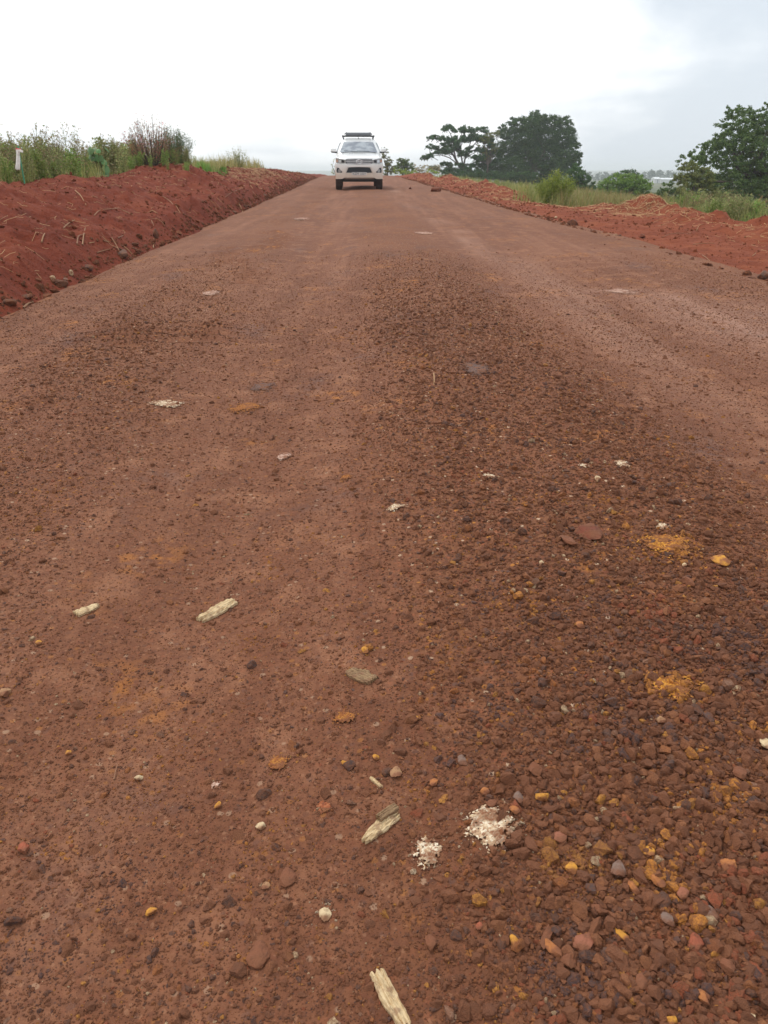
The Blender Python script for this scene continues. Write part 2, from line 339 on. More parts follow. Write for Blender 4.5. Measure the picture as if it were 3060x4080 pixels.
# ------------------------------------------------------------------ ground, road, banks
def strip(name, dvals, yvals, hfn, mat, kind='structure'):
    D, Y = np.meshgrid(dvals, yvals); X = XC(Y)+D; Z = hfn(X, Y)
    me = mesh(name, np.stack([X, Y, Z], -1), grid_faces(len(yvals), len(dvals)), smooth=True)
    o = link(name, me, mat); o['kind'] = kind; return o, X, Y, D
def geo(a, b, ratio): return np.exp(np.arange(math.log(a), math.log(b), math.log(ratio)))
sgn = lambda a: np.concatenate([-a[::-1], a])
dg = sgn(np.concatenate([np.linspace(.3, 14, 50), geo(14.5, 1350, 1.09)]))
yg = np.concatenate([np.linspace(-8, 90, 170), geo(91, 3400, 1.045)])
strip('ground', dg, yg, ground_h, M['field'])
yr = np.concatenate([np.linspace(-7, .28, 40), geo(.3, 130, 1.010)])
ro, X, Y, D = strip('road', np.arange(-3.22, 3.23, .020), yr, road_h, M['road'])
fattr(ro.data, 'loose', loose(D, Y))
PALE = [(2790, 1262, .35, 1.0), (2950, 1290, .5, 1.0), (3120, 1310, .5, 1.2), (2650, 1190, .3, .4), (2450, 1160, .35, .12)]
pl = np.zeros_like(X)
for (px, py, sx, sy) in PALE:
    c, _t = hit(px, py); pl = np.maximum(pl, np.exp(-((X-c[0])/sx)**2-((Y-c[1])/sy)**2))
pl = np.maximum(pl, .7*np.exp(-((D-1.0+.1*fbm(Y*.3, D, 41, 2))/.22)**2)*sst(-.25, .3, fbm(Y*.4, D*.5, 42, 3))*sst(.4, 3, Y))
fattr(ro.data, 'pale', pl*.5)
strip('soil_bank', -HALF+.18-np.arange(0, 4.3, .034), np.concatenate([np.linspace(-6, 2.4, 50), geo(2.5, 92, 1.0075)]), bank_h, M['bank'])
strip('soil_verge', HALF-.18+np.arange(0, 5.4, .038), np.concatenate([np.linspace(-6, 2.4, 50), geo(2.5, 92, 1.0075)]), verge_h, M['verge'])

# ------------------------------------------------------------------ loose gravel: points that carry a pebble each
def pebble_tree(name, nvar, sub, amp, mat):
    g = bpy.data.node_groups.new(name, 'GeometryNodeTree')
    g.interface.new_socket('Geometry', in_out='INPUT', socket_type='NodeSocketGeometry'); g.interface.new_socket('Geometry', in_out='OUTPUT', socket_type='NodeSocketGeometry')
    n = g.nodes.new; l = g.links.new
    gi = n('NodeGroupInput'); go = n('NodeGroupOutput'); jn = n('GeometryNodeJoinGeometry')
    for i in range(nvar):
        ic = n('GeometryNodeMeshIcoSphere'); ic.inputs['Radius'].default_value = 1; ic.inputs['Subdivisions'].default_value = 3
        dp = n('GeometryNodeDistributePointsOnFaces'); dp.inputs['Density'].default_value = amp; dp.inputs['Seed'].default_value = i+3; l(ic.outputs[0], dp.inputs['Mesh'])
        sp = n('GeometryNodeConvexHull'); l(dp.outputs['Points'], sp.inputs[0])
        if sub:
            ex = n('GeometryNodeSubdivideMesh'); ex.inputs['Level'].default_value = 1; l(sp.outputs[0], ex.inputs[0])
            nz = n('ShaderNodeTexNoise'); nz.inputs['Scale'].default_value = 1.6; nz.inputs['Detail'].default_value = 2
            sb = n('ShaderNodeVectorMath'); sb.operation = 'SUBTRACT'; sb.inputs[1].default_value = (.5, .5, .5); l(nz.outputs['Color'], sb.inputs[0])
            sc_ = n('ShaderNodeVectorMath'); sc_.operation = 'SCALE'; sc_.inputs['Scale'].default_value = .5; l(sb.outputs[0], sc_.inputs[0])
            sp = n('GeometryNodeSetPosition'); l(ex.outputs[0], sp.inputs['Geometry']); l(sc_.outputs[0], sp.inputs['Offset'])
        sm = n('GeometryNodeSetMaterial'); sm.inputs['Material'].default_value = mat; l(sp.outputs[0], sm.inputs[0])
        gt = n('GeometryNodeGeometryToInstance'); l(sm.outputs[0], gt.inputs[0]); l(gt.outputs[0], jn.inputs[0])
    ip = n('GeometryNodeInstanceOnPoints'); ip.inputs['Pick Instance'].default_value = True
    l(gi.outputs[0], ip.inputs['Points']); l(jn.outputs[0], ip.inputs['Instance'])
    def na(nm, typ):
        a = n('GeometryNodeInputNamedAttribute'); a.data_type = typ; a.inputs['Name'].default_value = nm; return a.outputs['Attribute']
    l(na('idx', 'INT'), ip.inputs['Instance Index']); l(na('scl', 'FLOAT_VECTOR'), ip.inputs['Scale'])
    er = n('FunctionNodeEulerToRotation'); l(na('rot', 'FLOAT_VECTOR'), er.inputs[0]); l(er.outputs[0], ip.inputs['Rotation'])
    l(ip.outputs[0], go.inputs[0]); return g
def scatter(name, P, r, cols, tree, nvar, mat, label, cat, flat=(.72, 1.05)):
    n = len(P); me = bpy.data.meshes.new(name); me.vertices.add(n); me.vertices.foreach_set('co', np.asarray(P, np.float32).ravel())
    def va(nm, typ, key, v): me.attributes.new(nm, typ, 'POINT').data.foreach_set(key, np.ascontiguousarray(v).ravel())
    va('idx', 'INT', 'value', RNG.integers(0, nvar, n).astype(np.int32))
    s = r[:, None]*np.stack([RNG.uniform(.8, 1.35, n), RNG.uniform(.7, 1.1, n), RNG.uniform(*flat, n)], -1)
    va('scl', 'FLOAT_VECTOR', 'vector', s.astype(np.float32))
    rot = np.stack([RNG.normal(0, .35, n), RNG.normal(0, .35, n), RNG.uniform(0, 6.283, n)], -1); va('rot', 'FLOAT_VECTOR', 'vector', rot.astype(np.float32))
    va('col', 'FLOAT_COLOR', 'color', np.concatenate([cols[:, :3], np.ones((n, 1))], 1).astype(np.float32))
    o = link(name, me, mat); md = o.modifiers.new('pebbles', 'NODES'); md.node_group = tree
    return tag(o, label, cat, kind='stuff')
PAL = [((122, 79, 55), .25), ((136, 88, 60), .26), ((108, 71, 52), .17), ((150, 98, 64), .13), ((82, 66, 60), .085), ((76, 68, 68), .035), ((160, 100, 56), .05), ((196, 136, 56), .03), ((150, 80, 54), .018), ((206, 180, 142), .012), ((140, 108, 88), .01)]
PALC = np.array([lin(*c)[:3] for c, _ in PAL]); PALP = np.array([p for _, p in PAL]); PALP /= PALP.sum()
CLUST = []     # (x, y, rx, ry, colour): places where the stones are of one kind
def cluster(px, py, wpx, hpx, col, prob):
    c, t = hit(px, py); top, _ = hit(px, py-hpx/2); bot, _ = hit(px, py+hpx/2)
    CLUST.append((c[0], c[1], wpx/2/F_*t, (top[1]-bot[1])/2, lin(*col)[:3], prob))
Yc, Wc, Gc, Rc = (206, 136, 56), (222, 202, 168), (70, 64, 68), (158, 84, 56)
for a in [(2660, 2180, 260, 110, Yc, .65), (2690, 2730, 220, 110, Yc, .5), (1450, 2590, 90, 40, Yc, .6), (1370, 2860, 110, 60, Yc, .3), (1110, 3040, 90, 60, (196, 150, 84), .35), (1990, 2855, 90, 50, Yc, .6),
          (2290, 3450, 260, 180, (176, 120, 56), .5), (1960, 3300, 230, 150, Wc, .35), (1700, 3400, 120, 110, Wc, .45), (420, 2830, 80, 60, Yc, .4), (980, 1625, 120, 40, Yc, .5), (1095, 2480, 80, 50, Yc, .4),
          (1380, 1905, 60, 25, Yc, .6), (1830, 2145, 90, 30, Yc, .5), (2410, 2000, 80, 40, Yc, .5), (1900, 1475, 120, 40, Gc, .8), (2740, 2600, 110, 60, Gc, .6), (1780, 3030, 120, 50, Gc, .5), (2400, 2380, 80, 50, Gc, .5),
          (1290, 3630, 80, 70, (214, 196, 166), .5), (820, 3760, 70, 70, Yc, .4), (950, 3830, 90, 60, Yc, .5), (2650, 3700, 300, 200, (150, 92, 58), .3), (1880, 3640, 120, 80, Rc, .3), (1290, 3220, 80, 50, Rc, .5)]: cluster(*a)
for _k in range(110):     # seams of one mineral scattered through the fill
    _y = math.exp(RNG.uniform(math.log(.5), math.log(5))); _x = RNG.uniform(-.6, .6)*(_y+.5); CLUST.append((_x, _y, RNG.uniform(.015, .05)*(1+_y*.3), RNG.uniform(.015, .06)*(1+_y*.3), lin(*[Yc, Yc, (176, 108, 54), Gc, Gc, Rc][_k % 6])[:3], RNG.uniform(.15, .42)))
def gravel_cols(P):
    k = RNG.choice(len(PALC), len(P), p=PALP); c = PALC[k]*RNG.uniform(.82, 1.2, (len(P), 1))
    for (x, y, rx, ry, col, pr) in CLUST:
        w_ = np.exp(-((P[:, 0]-x)/rx)**2-((P[:, 1]-y)/ry)**2)*pr
        s = RNG.random(len(P)) < w_*1.2; c[s] = np.array(col)*RNG.uniform(.8, 1.12, (s.sum(), 1))
    return c
def gravel_pts(n, y0, y1, rmin, alpha, rmax):
    y = np.exp(RNG.uniform(math.log(y0), math.log(y1), n)); x = RNG.uniform(-1, 1, n)*(.53*np.sqrt(y*y+.81)*1.02+.62)
    d = dd(x, y); lo = loose(d, y); ok = (np.abs(d) < 2.9)
    r = rmin*np.maximum(1, y/1.8)**.8*(RNG.pareto(alpha, n)+1)
    r *= 1+.8*sst(-.05, .55, x/np.maximum(y, .7))*sst(2.6, .8, y)
    r = np.minimum(r, rmax)
    # only the small grains stay on the packed wheel tracks
    acc = np.where(r < .0026*np.maximum(1, y/1.8)**.8, .72+.5*lo, .16+.84*lo**1.3)*np.where(r < .0026*np.maximum(1, y/1.8)**.8, sst(11, 4, y), sst(7.5, 2.2, y))
    ok &= RNG.random(n) < acc
    x, y, r = x[ok], y[ok], r[ok]
    return np.stack([x, y, road_h(x, y)+r*RNG.uniform(-.45, .55, len(x))*(.45+.55*loose(dd(x, y), y))-r*.15*(1-loose(dd(x, y), y))], -1), r
t_s = pebble_tree('pebble_scatter_small', 7, 0, 1.0, M['pebble']); t_b = pebble_tree('pebble_scatter', 12, 1, 1.5, M['pebble'])
P, r = gravel_pts(560000, .38, 9, .0011, 2.7, .005)
scatter('grit', P, r, gravel_cols(P), t_s, 7, M['pebble'], 'fine brown grit strewn over the gravel road', 'grit')
P, r = gravel_pts(200000, .36, 10, .0025, 3.0, .0125)
scatter('gravel', P, r, gravel_cols(P), t_b, 12, M['pebble'], 'loose brown gravel stones spread over the road', 'gravel')
# crumbs of red soil on the bank and on the verge
def crumbs(name, n, hfn, w0, w1, sgnv, base, label, rmin=.005, edge=False):
    y = np.exp(RNG.uniform(math.log(4.2), math.log(60), n)); q = RNG.uniform(w0, w1, n) if not edge else np.abs(RNG.normal(0, .14, n))-.03
    x = XC(y)+sgnv*(HALF+q); r = rmin*np.maximum(1, y/9)*(RNG.pareto(2.6, n)+1); r = np.minimum(r, .045)
    P = np.stack([x, y, hfn(x, y)+r*.15], -1); c = np.array([lin(*k)[:3] for k in base])[RNG.integers(0, len(base), n)]*RNG.uniform(.7, 1.2, (n, 1))
    scatter(name, P, r, c, t_b, 9, M['crumb'], label, 'soil crumbs')
t_b2 = pebble_tree('crumb_scatter', 9, 1, 1.3, M['crumb']); _keep = t_b; t_b = t_b2
crumbs('soil_crumbs', 7000, bank_h, .0, 3.0, -1, [(108, 50, 38), (126, 62, 46), (98, 46, 35)], 'loose crumbs of dark red soil on the left bank')
crumbs('soil_crumbs', 6000, verge_h, .0, 4.2, 1, [(122, 62, 45), (140, 76, 54), (108, 54, 40)], 'loose crumbs of light red soil on the right verge')
crumbs('edge_crumbs', 1500, bank_h, 0, 1, -1, [(84, 58, 48), (110, 70, 54), (70, 50, 44), (130, 84, 64)], 'brown rubble along the foot of the left bank', .009, True)
crumbs('edge_crumbs', 1100, verge_h, 0, 1, 1, [(84, 54, 44), (112, 66, 50), (70, 48, 42), (134, 84, 62)], 'brown rubble along the right road edge', .009, True)
t_b = _keep
# ------------------------------------------------------------------ pickup truck (front faces -y in its own frame)
def build_truck():
    c, t = hit(1432, 752); root = empty('pickup_truck')
    p = at(1432, 750, 29.3); p[1] += 2.62; p[0] -= .0387*2.62; root.location = (p[0], p[1], float(road_h(p[0], p[1]-1.2))-.022)
    root.rotation_euler = (R(.75), 0, math.atan(.0387))
    tag(root, 'white double cab pickup truck with a dark roof rack driving on the road', 'pickup truck')
    paint = NT('white_car_paint'); co = paint.coord(); nz = paint.noise(co, 2.5, 4).outputs[0]
    hz = paint.n('ShaderNodeSeparateXYZ', {0: co}).outputs[2]
    dust = paint.math('MULTIPLY', paint.rng(paint.math('ADD', hz, paint.math('MULTIPLY', paint.math('SUBTRACT', nz, .5), .35)), 1.0, .42), .80)
    paint.bsdf(paint.mix(dust, lin(233, 234, 232), lin(196, 172, 148)), .32, .5, coat=.5); paint = paint.m
    dark = simple('dark_plastic', lin(44, 46, 50), .6, .3, var=.1); blk = simple('grille_black', lin(30, 36, 42), .5, .4, var=.1)
    chrome = simple('chrome', lin(216, 218, 220), .22, .5, .7, var=.02); rub = simple('tyre_rubber', lin(70, 56, 50), .9, .15, var=.2)
    gl = NT('window_glass'); gz = gl.noise(gl.coord((1, 1, 2)), 3.0, 3).outputs[0]; gl.bsdf(gl.mix(gl.rng(gz, .4, .62), lin(118, 126, 136), lin(158, 166, 172)), .14, .45); gl = gl.m
    lens = NT('lamp_lens'); lens.bsdf(lin(150, 150, 148), .12, .6, coat=.6); lens = lens.m
    amber = simple('amber_lens', lin(196, 150, 122), .3, .5, var=.05); white = simple('plate_white', lin(214, 210, 206), .5, .3, var=.1)
    rackm = simple('rack_grey', lin(112, 116, 120), .5, .4, .1, var=.1); seat = simple('interior', lin(70, 72, 76), .8, .2)
    yf = lambda x: -2.66+.28*np.maximum(.55, np.abs(x)/.93)**3
    # --- body shell: rings along the length
    def ring(y, wd, zb, zt, n=40, e=5.0):
        a = np.linspace(0, 2*np.pi, n, endpoint=False)+np.pi/n; cs, sn = np.cos(a), np.sin(a)
        X = wd*np.sign(cs)*np.abs(cs)**(2/e); Zc = (zb+zt)/2; Z = Zc+(zt-zb)/2*np.sign(sn)*np.abs(sn)**(2/e)
        Z = Z+np.where(sn > 0, .035*(1-(X/wd)**2), 0)
        tum = np.where(Z > Zc, (Z-Zc)/(zt-zb)*.10, 0); X = X*(1-tum)
        return np.stack([X, np.full(n, y), Z], -1)
    st = [(-2.613, .50, .62, .98), (-2.606, .56, .50, 1.06), (-2.56, .66, .44, 1.115), (-2.50, .77, .43, 1.135), (-2.42, .88, .43, 1.15), (-2.36, .925, .43, 1.165), (-2.1, .935, .45, 1.20), (-1.66, .94, .46, 1.25),
          (-1.2, .93, .42, 1.30), (-.9, .925, .40, 1.30), (0, .925, .40, 1.27), (.9, .925, .42, 1.26), (1.0, .925, .45, 1.27), (1.6, .935, .48, 1.27), (2.5, .93, .50, 1.26), (2.62, .90, .52, 1.24)]
    rings = np.stack([ring(*s_) for s_ in st]); nr, nc = rings.shape[:2]
    i = np.arange(nr-1)[:, None]*nc; j = np.arange(nc)[None]; k = (j+1) % nc
    Fq = np.stack([i+j, i+nc+j, i+nc+k, i+k], -1).reshape(-1, 4)
    bm = bmesh.new(); vs_ = [bm.verts.new(v) for v in rings.reshape(-1, 3)]
    for f in Fq: bm.faces.new([vs_[q] for q in f])
    bm.faces.new(vs_[:nc]); bm.faces.new(vs_[-nc:][::-1]); bmesh.ops.recalc_face_normals(bm, faces=bm.faces)
    me = bpy.data.meshes.new('body'); bm.to_mesh(me); bm.free()
    body = bpy.data.objects.new('body', me); COL.objects.link(body)
    for yy in (-1.665, 1.42):     # cut the wheel arches and the load bed out of the shell
        for sx in (-1, 1):
            b2 = bmesh.new(); bmesh.ops.create_cone(b2, cap_ends=True, segments=32, radius1=.45, radius2=.45, depth=.62, matrix=Matrix.Translation((sx*.80, yy, .44)) @ Matrix.Rotation(R(90), 4, 'Y'))
            m2 = bpy.data.meshes.new('cut'); b2.to_mesh(m2); b2.free(); cu = bpy.data.objects.new('cut', m2); COL.objects.link(cu)
            mo = body.modifiers.new('b', 'BOOLEAN'); mo.object = cu; mo.operation = 'DIFFERENCE'; mo.solver = 'EXACT'
    b2 = bmesh.new(); bmesh.ops.create_cube(b2, size=1, matrix=Matrix.Translation((0, 1.78, 1.2)) @ Matrix.Diagonal((1.6, 1.42, .9, 1)))
    m2 = bpy.data.meshes.new('cut'); b2.to_mesh(m2); b2.free(); cu = bpy.data.objects.new('cut', m2); COL.objects.link(cu)
    mo = body.modifiers.new('b', 'BOOLEAN'); mo.object = cu; mo.operation = 'DIFFERENCE'; mo.solver = 'EXACT'
    bpy.context.view_layer.update(); dg_ = bpy.context.evaluated_depsgraph_get()
    nm = bpy.data.meshes.new_from_object(body.evaluated_get(dg_)); body.modifiers.clear(); body.data = nm
    for o in [o for o in COL.objects if o.name.startswith('cut')]: bpy.data.objects.remove(o)
    nm.materials.clear(); nm.materials.append(paint); body.parent = root
    for p_ in nm.polygons: p_.use_smooth = True
    nm.set_sharp_from_angle(angle=R(32))
    # --- cab (roof and pillars): rings upward
    def cring(z, yfr, yr_, wd, n=36, e=5.5):
        a = np.linspace(0, 2*np.pi, n, endpoint=False)+np.pi/n; cs, sn = np.cos(a), np.sin(a)
        X = wd*np.sign(cs)*np.abs(cs)**(2/e); Y_ = (yfr+yr_)/2+(yr_-yfr)/2*np.sign(sn)*np.abs(sn)**(2/e)
        Y_ = Y_+np.where(sn < 0, .07*(X/wd)**2, 0)
        return np.stack([X, Y_, np.full(n, z)], -1)
    cst = [(1.22, -1.36, .98, .895), (1.34, -1.20, .97, .87), (1.74, -.52, .86, .70), (1.80, -.36, .82, .665), (1.845, -.15, .74, .58), (1.862, .1, .6, .40)]
    rg = np.stack([cring(*q) for q in cst]); nr, nc = rg.shape[:2]
    mb = MB(); i = np.arange(nr-1)[:, None]*nc; j = np.arange(nc)[None]; k = (j+1) % nc
    mb.add(rg.reshape(-1, 3), np.stack([i+j, i+k, i+nc+k, i+nc+j], -1).reshape(-1, 4))
    top = rg[-1]; cen = top.mean(0)+[0, 0, .006]; V = np.vstack([top, cen]); mb.add(V, [(a, (a+1) % nc, nc) for a in range(nc)])
    cab = mb.build('cab', paint, root, smooth=True); cab.data.set_sharp_from_angle(angle=R(40))
    # --- helper: panel from an (x, z) outline lying on a front surface y(x, z), with real thickness
    def panel(name, pts, mat, surf, off, thick=.02, parent=root):
        n = len(pts); strip_ = n >= 24 and n % 2 == 0; bm = bmesh.new(); a = [bm.verts.new((x, 0, z)) for x, z in pts]
        if strip_:
            for q in range(n//2-1): bm.faces.new((a[q], a[q+1], a[n-2-q], a[n-1-q]))
        else:
            bmesh.ops.triangulate(bm, faces=[bm.faces.new(a)]); bmesh.ops.subdivide_edges(bm, edges=bm.edges[:], cuts=3, use_grid_fill=True)
        for v in bm.verts: v.co.y = surf(v.co.x, v.co.z)-off
        ex = bmesh.ops.extrude_face_region(bm, geom=bm.faces[:]); bmesh.ops.translate(bm, verts=[g for g in ex['geom'] if isinstance(g, bmesh.types.BMVert)], vec=(0, thick, 0))
        bmesh.ops.recalc_face_normals(bm, faces=bm.faces); me = bpy.data.meshes.new(name); bm.to_mesh(me); bm.free(); return link(name, me, mat, parent)
    fs = lambda x, z: float(yf(x))
    def band(x0, x1, zlo, zhi, n=14):     # outline of a band between two z curves
        xs = np.linspace(x0, x1, n); return [(x, zlo(x)) for x in xs]+[(x, zhi(x)) for x in xs[::-1]]
    # windscreen on the sloping front of the cab
    ws = lambda x, z: -1.20+(z-1.34)*1.70+.07*(x/.8)**2*.9
    panel('windscreen', band(-.73, .73, lambda x: 1.345-.015*(x/.73)**2, lambda x: 1.725-.02*(x/.6)**2 if abs(x) < .585 else 1.705-(abs(x)-.585)*2.45, 40), gl, ws, .035, .02)
    wiper = MB()
    for x0 in (-.05, .45):
        V, f = tube([(x0, -1.245, 1.352), (x0-.3, -1.215, 1.375), (x0-.52, -1.19, 1.385)], .009, 4); wiper.add(V, f)
    wiper.build('wiper', dark, root)
    for sx in (-1, 1):                    # side and rear glass
        for y0, y1, y2, y3 in ((-.74, -.07, -.07, -.36), (-.02, .78, .66, -.02)):
            zs = [(y0, 1.345), (y1, 1.345), (y2, 1.69), (y3, 1.69)]; X_ = lambda z: .868-(z-1.34)*.415
            pv = [(sx*(X_(z)+.012), y, z) for y, z in zs]; qv = [(sx*(X_(z)-.012), y, z) for y, z in zs]
            mb = MB(); mb.add(pv+qv, [(0, 1, 2, 3), (7, 6, 5, 4), (0, 4, 5, 1), (1, 5, 6, 2), (2, 6, 7, 3), (3, 7, 4, 0)]); mb.build('side_window', gl, root)
        for yy in (-.35, .45):
            V, f = tube([(sx*.945, yy, 1.12), (sx*.955, yy+.09, 1.12), (sx*.945, yy+.18, 1.12)], .014, 5); MB().add(V, f).build('door_handle', chrome, root)
    mb = MB(); yb = lambda z: .975-(z-1.34)*.28
    mb.add([(-.62, yb(1.38)+.01, 1.38), (.62, yb(1.38)+.01, 1.38), (.52, yb(1.68)+.01, 1.68), (-.52, yb(1.68)+.01, 1.68)]+[(-.62, yb(1.38)-.02, 1.38), (.62, yb(1.38)-.02, 1.38), (.52, yb(1.68)-.02, 1.68), (-.52, yb(1.68)-.02, 1.68)],
           [(0, 1, 2, 3), (7, 6, 5, 4), (0, 4, 5, 1), (1, 5, 6, 2), (2, 6, 7, 3), (3, 7, 4, 0)]); mb.build('rear_window', gl, root)
    # bonnet shut line and lettering on the bonnet
    # grille: dark recess, three bright bars, oval emblem
    gr = panel('grille', band(-.50, .50, lambda x: .915+.02*(abs(x)/.5)**2, lambda x: 1.105-.012*(abs(x)/.5)**2, 16), blk, fs, .012)
    for z0, hw in ((1.057, .50), (.997, .50), (.942, .46)):
        panel('grille_bar', band(-hw, hw, lambda x: z0-.011+.012*abs(x), lambda x: z0+.011+.012*abs(x), 14), chrome, fs, .036, .03, gr)
    em = MB(); a = np.linspace(0, 2*np.pi, 33)
    def oval(rx, rz, cz, rad):
        V, f = tube(np.stack([rx*np.cos(a), np.full(33, fs(0, 0)-.05), cz+rz*np.sin(a)], -1), rad, 6); em.add(V, f)
    oval(.112, .078, 1.0, .013); oval(.040, .074, 1.0, .010); oval(.078, .030, 1.035, .010)
    em.build('emblem', chrome, gr)
    # headlights wrap round the corners
    for sx in (-1, 1):
        out = [(sx*.50, .955), (sx*.50, 1.06), (sx*.62, 1.085), (sx*.76, 1.115), (sx*.87, 1.13), (sx*.885, 1.05), (sx*.86, .965), (sx*.72, .94), (sx*.6, .94)]
        hl = panel('headlight', out, lens, fs, .016, .03)
        panel('reflector', [(sx*.56, .97), (sx*.56, 1.045), (sx*.66, 1.06), (sx*.66, .965)], blk, fs, .020, .01, hl)
        panel('reflector', [(sx*.68, .965), (sx*.68, 1.06), (sx*.77, 1.075), (sx*.77, .965)], chrome, fs, .020, .01, hl)
        panel('indicator', [(sx*.80, .985), (sx*.80, 1.06), (sx*.865, 1.07), (sx*.86, .985)], amber, fs, .021, .01, hl)
    # bumper: dark lower intake framed by body-coloured pieces
    bp = panel('bumper', band(-.90, .90, lambda x: .455 if abs(x) < .55 else .455-.05*min(1, (abs(x)-.55)/.1), lambda x: .60+.02*(abs(x) > .6), 40), paint, fs, .060, .07)
    panel('intake', [(-.49, .625), (-.40, .80), (-.2, .812), (0, .815), (.2, .812), (.40, .80), (.49, .625), (.2, .615), (-.2, .615)], blk, fs, .012, .02, bp)
    panel('upper_bar', band(-.60, .60, lambda x: .825-.01*(abs(x)/.6), lambda x: .905, 14), paint, fs, .050, .06, bp)
    for sx in (-1, 1):
        panel('cheek', [(sx*.43, .82), (sx*.52, .61), (sx*.60, .61), (sx*.565, .80), (sx*.80, .80), (sx*.92, .83), (sx*.90, .93), (sx*.6, .905)], paint, fs, .050, .06, bp)
        fl = panel('fog_lamp', [(sx*.66, .60), (sx*.62, .70), (sx*.62, .77), (sx*.83, .79), (sx*.86, .70), (sx*.84, .60)], blk, fs, .014, .02, bp)
        aa = np.linspace(0, 2*np.pi, 14, endpoint=False)
        panel('fog_lens', [(sx*.745+.06*math.cos(q), .69+.062*math.sin(q)) for q in aa], lens, fs, .034, .02, fl)
    panel('skid_plate', band(-.56, .56, lambda x: .40, lambda x: .452-.03*(abs(x)/.56)**4, 12), simple('skid_plate', lin(128, 108, 94), .7, .3), fs, .030, .05, bp)
    # number plate with its characters
    pl_ = panel('number_plate', [(-.27, .535), (.27, .535), (.28, .545), (.28, .63), (.27, .64), (-.27, .64), (-.28, .63), (-.28, .545)], white, lambda x, z: fs(0, 0), .085, .018, bp)
    tcv = bpy.data.curves.new('plate', 'FONT'); tcv.body = 'KZM 1651'; tcv.size = .115; tcv.align_x = 'CENTER'; tcv.align_y = 'CENTER'; tcv.extrude = .002
    to = bpy.data.objects.new('plate', tcv); COL.objects.link(to); bpy.context.view_layer.update()
    tm = bpy.data.meshes.new_from_object(to.evaluated_get(bpy.context.evaluated_depsgraph_get())); bpy.data.objects.remove(to)
    tm.transform(Matrix.Translation((0, fs(0, 0)-.088, .587)) @ Matrix.Rotation(R(90), 4, 'X') @ Matrix.Diagonal((1.0, 1.0, 1, 1))); tm.materials.clear()
    link('plate_lettering', tm, simple('plate_black', lin(40, 40, 42), .5, .3), pl_)
    # small dark marks across the bonnet: a badge and five characters, too worn to read
    mk = MB()
    def bz(y): return float(np.interp(y, [-2.36, -2.1, -1.66, -1.2], [1.165, 1.20, 1.25, 1.30]))+.037
    for x0, wd in ((-.30, .075), (-.13, .035), (-.035, .035), (.06, .035), (.15, .03), (.25, .035)):
        for (a0, a1, b0, b1) in ((-1, -.5, -1, 1), (.4, 1, -1, .4), (-.5, .6, -.25, .25)):
            ya, yb_ = -1.70+b0*.07, -1.70+b1*.07; xa, xb = x0+a0*wd, x0+a1*wd
            zc = lambda x, y: bz(y)-.035*(x/.94)**2+.004
            mk.add([(xa, ya, zc(xa, ya)), (xb, ya, zc(xb, ya)), (xb, yb_, zc(xb, yb_)), (xa, yb_, zc(xa, yb_))], [(0, 1, 2, 3)])
    mk.build('bonnet_marks', simple('mark_grey', lin(84, 92, 98), .5, .3), root)
    # mirrors: white shell over a dark lower half
    for sx in (-1, 1):
        bm = bmesh.new(); bmesh.ops.create_uvsphere(bm, u_segments=16, v_segments=10, radius=1)
        for v in bm.verts:
            e = 3.2; v.co = Vector([math.copysign(abs(q)**(2/e), q) for q in v.co]); v.co.x *= .115; v.co.y *= .07; v.co.z *= .085
        for f in bm.faces: f.material_index = 1 if f.calc_center_median().z < -.025 else 0; f.smooth = True
        bmesh.ops.translate(bm, verts=bm.verts, vec=(sx*.985, -.82, 1.40)); me = bpy.data.meshes.new('mirror'); bm.to_mesh(me); bm.free()
        mo_ = link('mirror', me, [paint, dark], root)
        V, f = tube([(sx*.84, -.80, 1.33), (sx*.90, -.82, 1.335), (sx*.95, -.82, 1.36)], .03, 6); MB().add(V, f).build('mirror_arm', dark, mo_)
    # roof rack: two cross bars with clamps and a flat platform with a round front deflector
    rk = MB()
    V, f = tube([(-.50, -.30, 2.0), (.50, -.30, 2.0)], .056, 10); rk.add(V, f)
    for yy in np.linspace(-.22, .80, 9): V, f = tube([(-.50, yy, 1.985), (.50, yy, 1.985)], .022, 4); rk.add(V, f)
    for sx in (-.51, .51): V, f = tube([(sx, -.34, 1.99), (sx, .84, 1.99)], .042, 6); rk.add(V, f); V, f = tube([(sx*.93, -.3, 2.03), (sx*.93, -.3, 2.075)], .018, 5); rk.add(V, f)
    rack = rk.build('roof_rack', rackm, root, smooth=False)
    for yy in (-.14, .62):
        cb = MB(); V, f = tube([(-.655, yy, 1.935), (.655, yy, 1.935)], .018, 6); cb.add(V, f); cb.build('cross_bar', dark, rack)
        for sx in (-1, 1):
            ck = MB(); V, f = tube([(sx*.63, yy, 1.955), (sx*.60, yy, 1.88), (sx*.585, yy, 1.80)], [.03, .025, .03], 5); ck.add(V, f); ck.build('clamp', dark, rack)
    V, f = tube([(0, -.35, 1.825), (.0, -.33, 1.90), (0, -.28, 2.05)], [.016, .006, .003], 5); MB().add(V, f).build('aerial', dark, root)
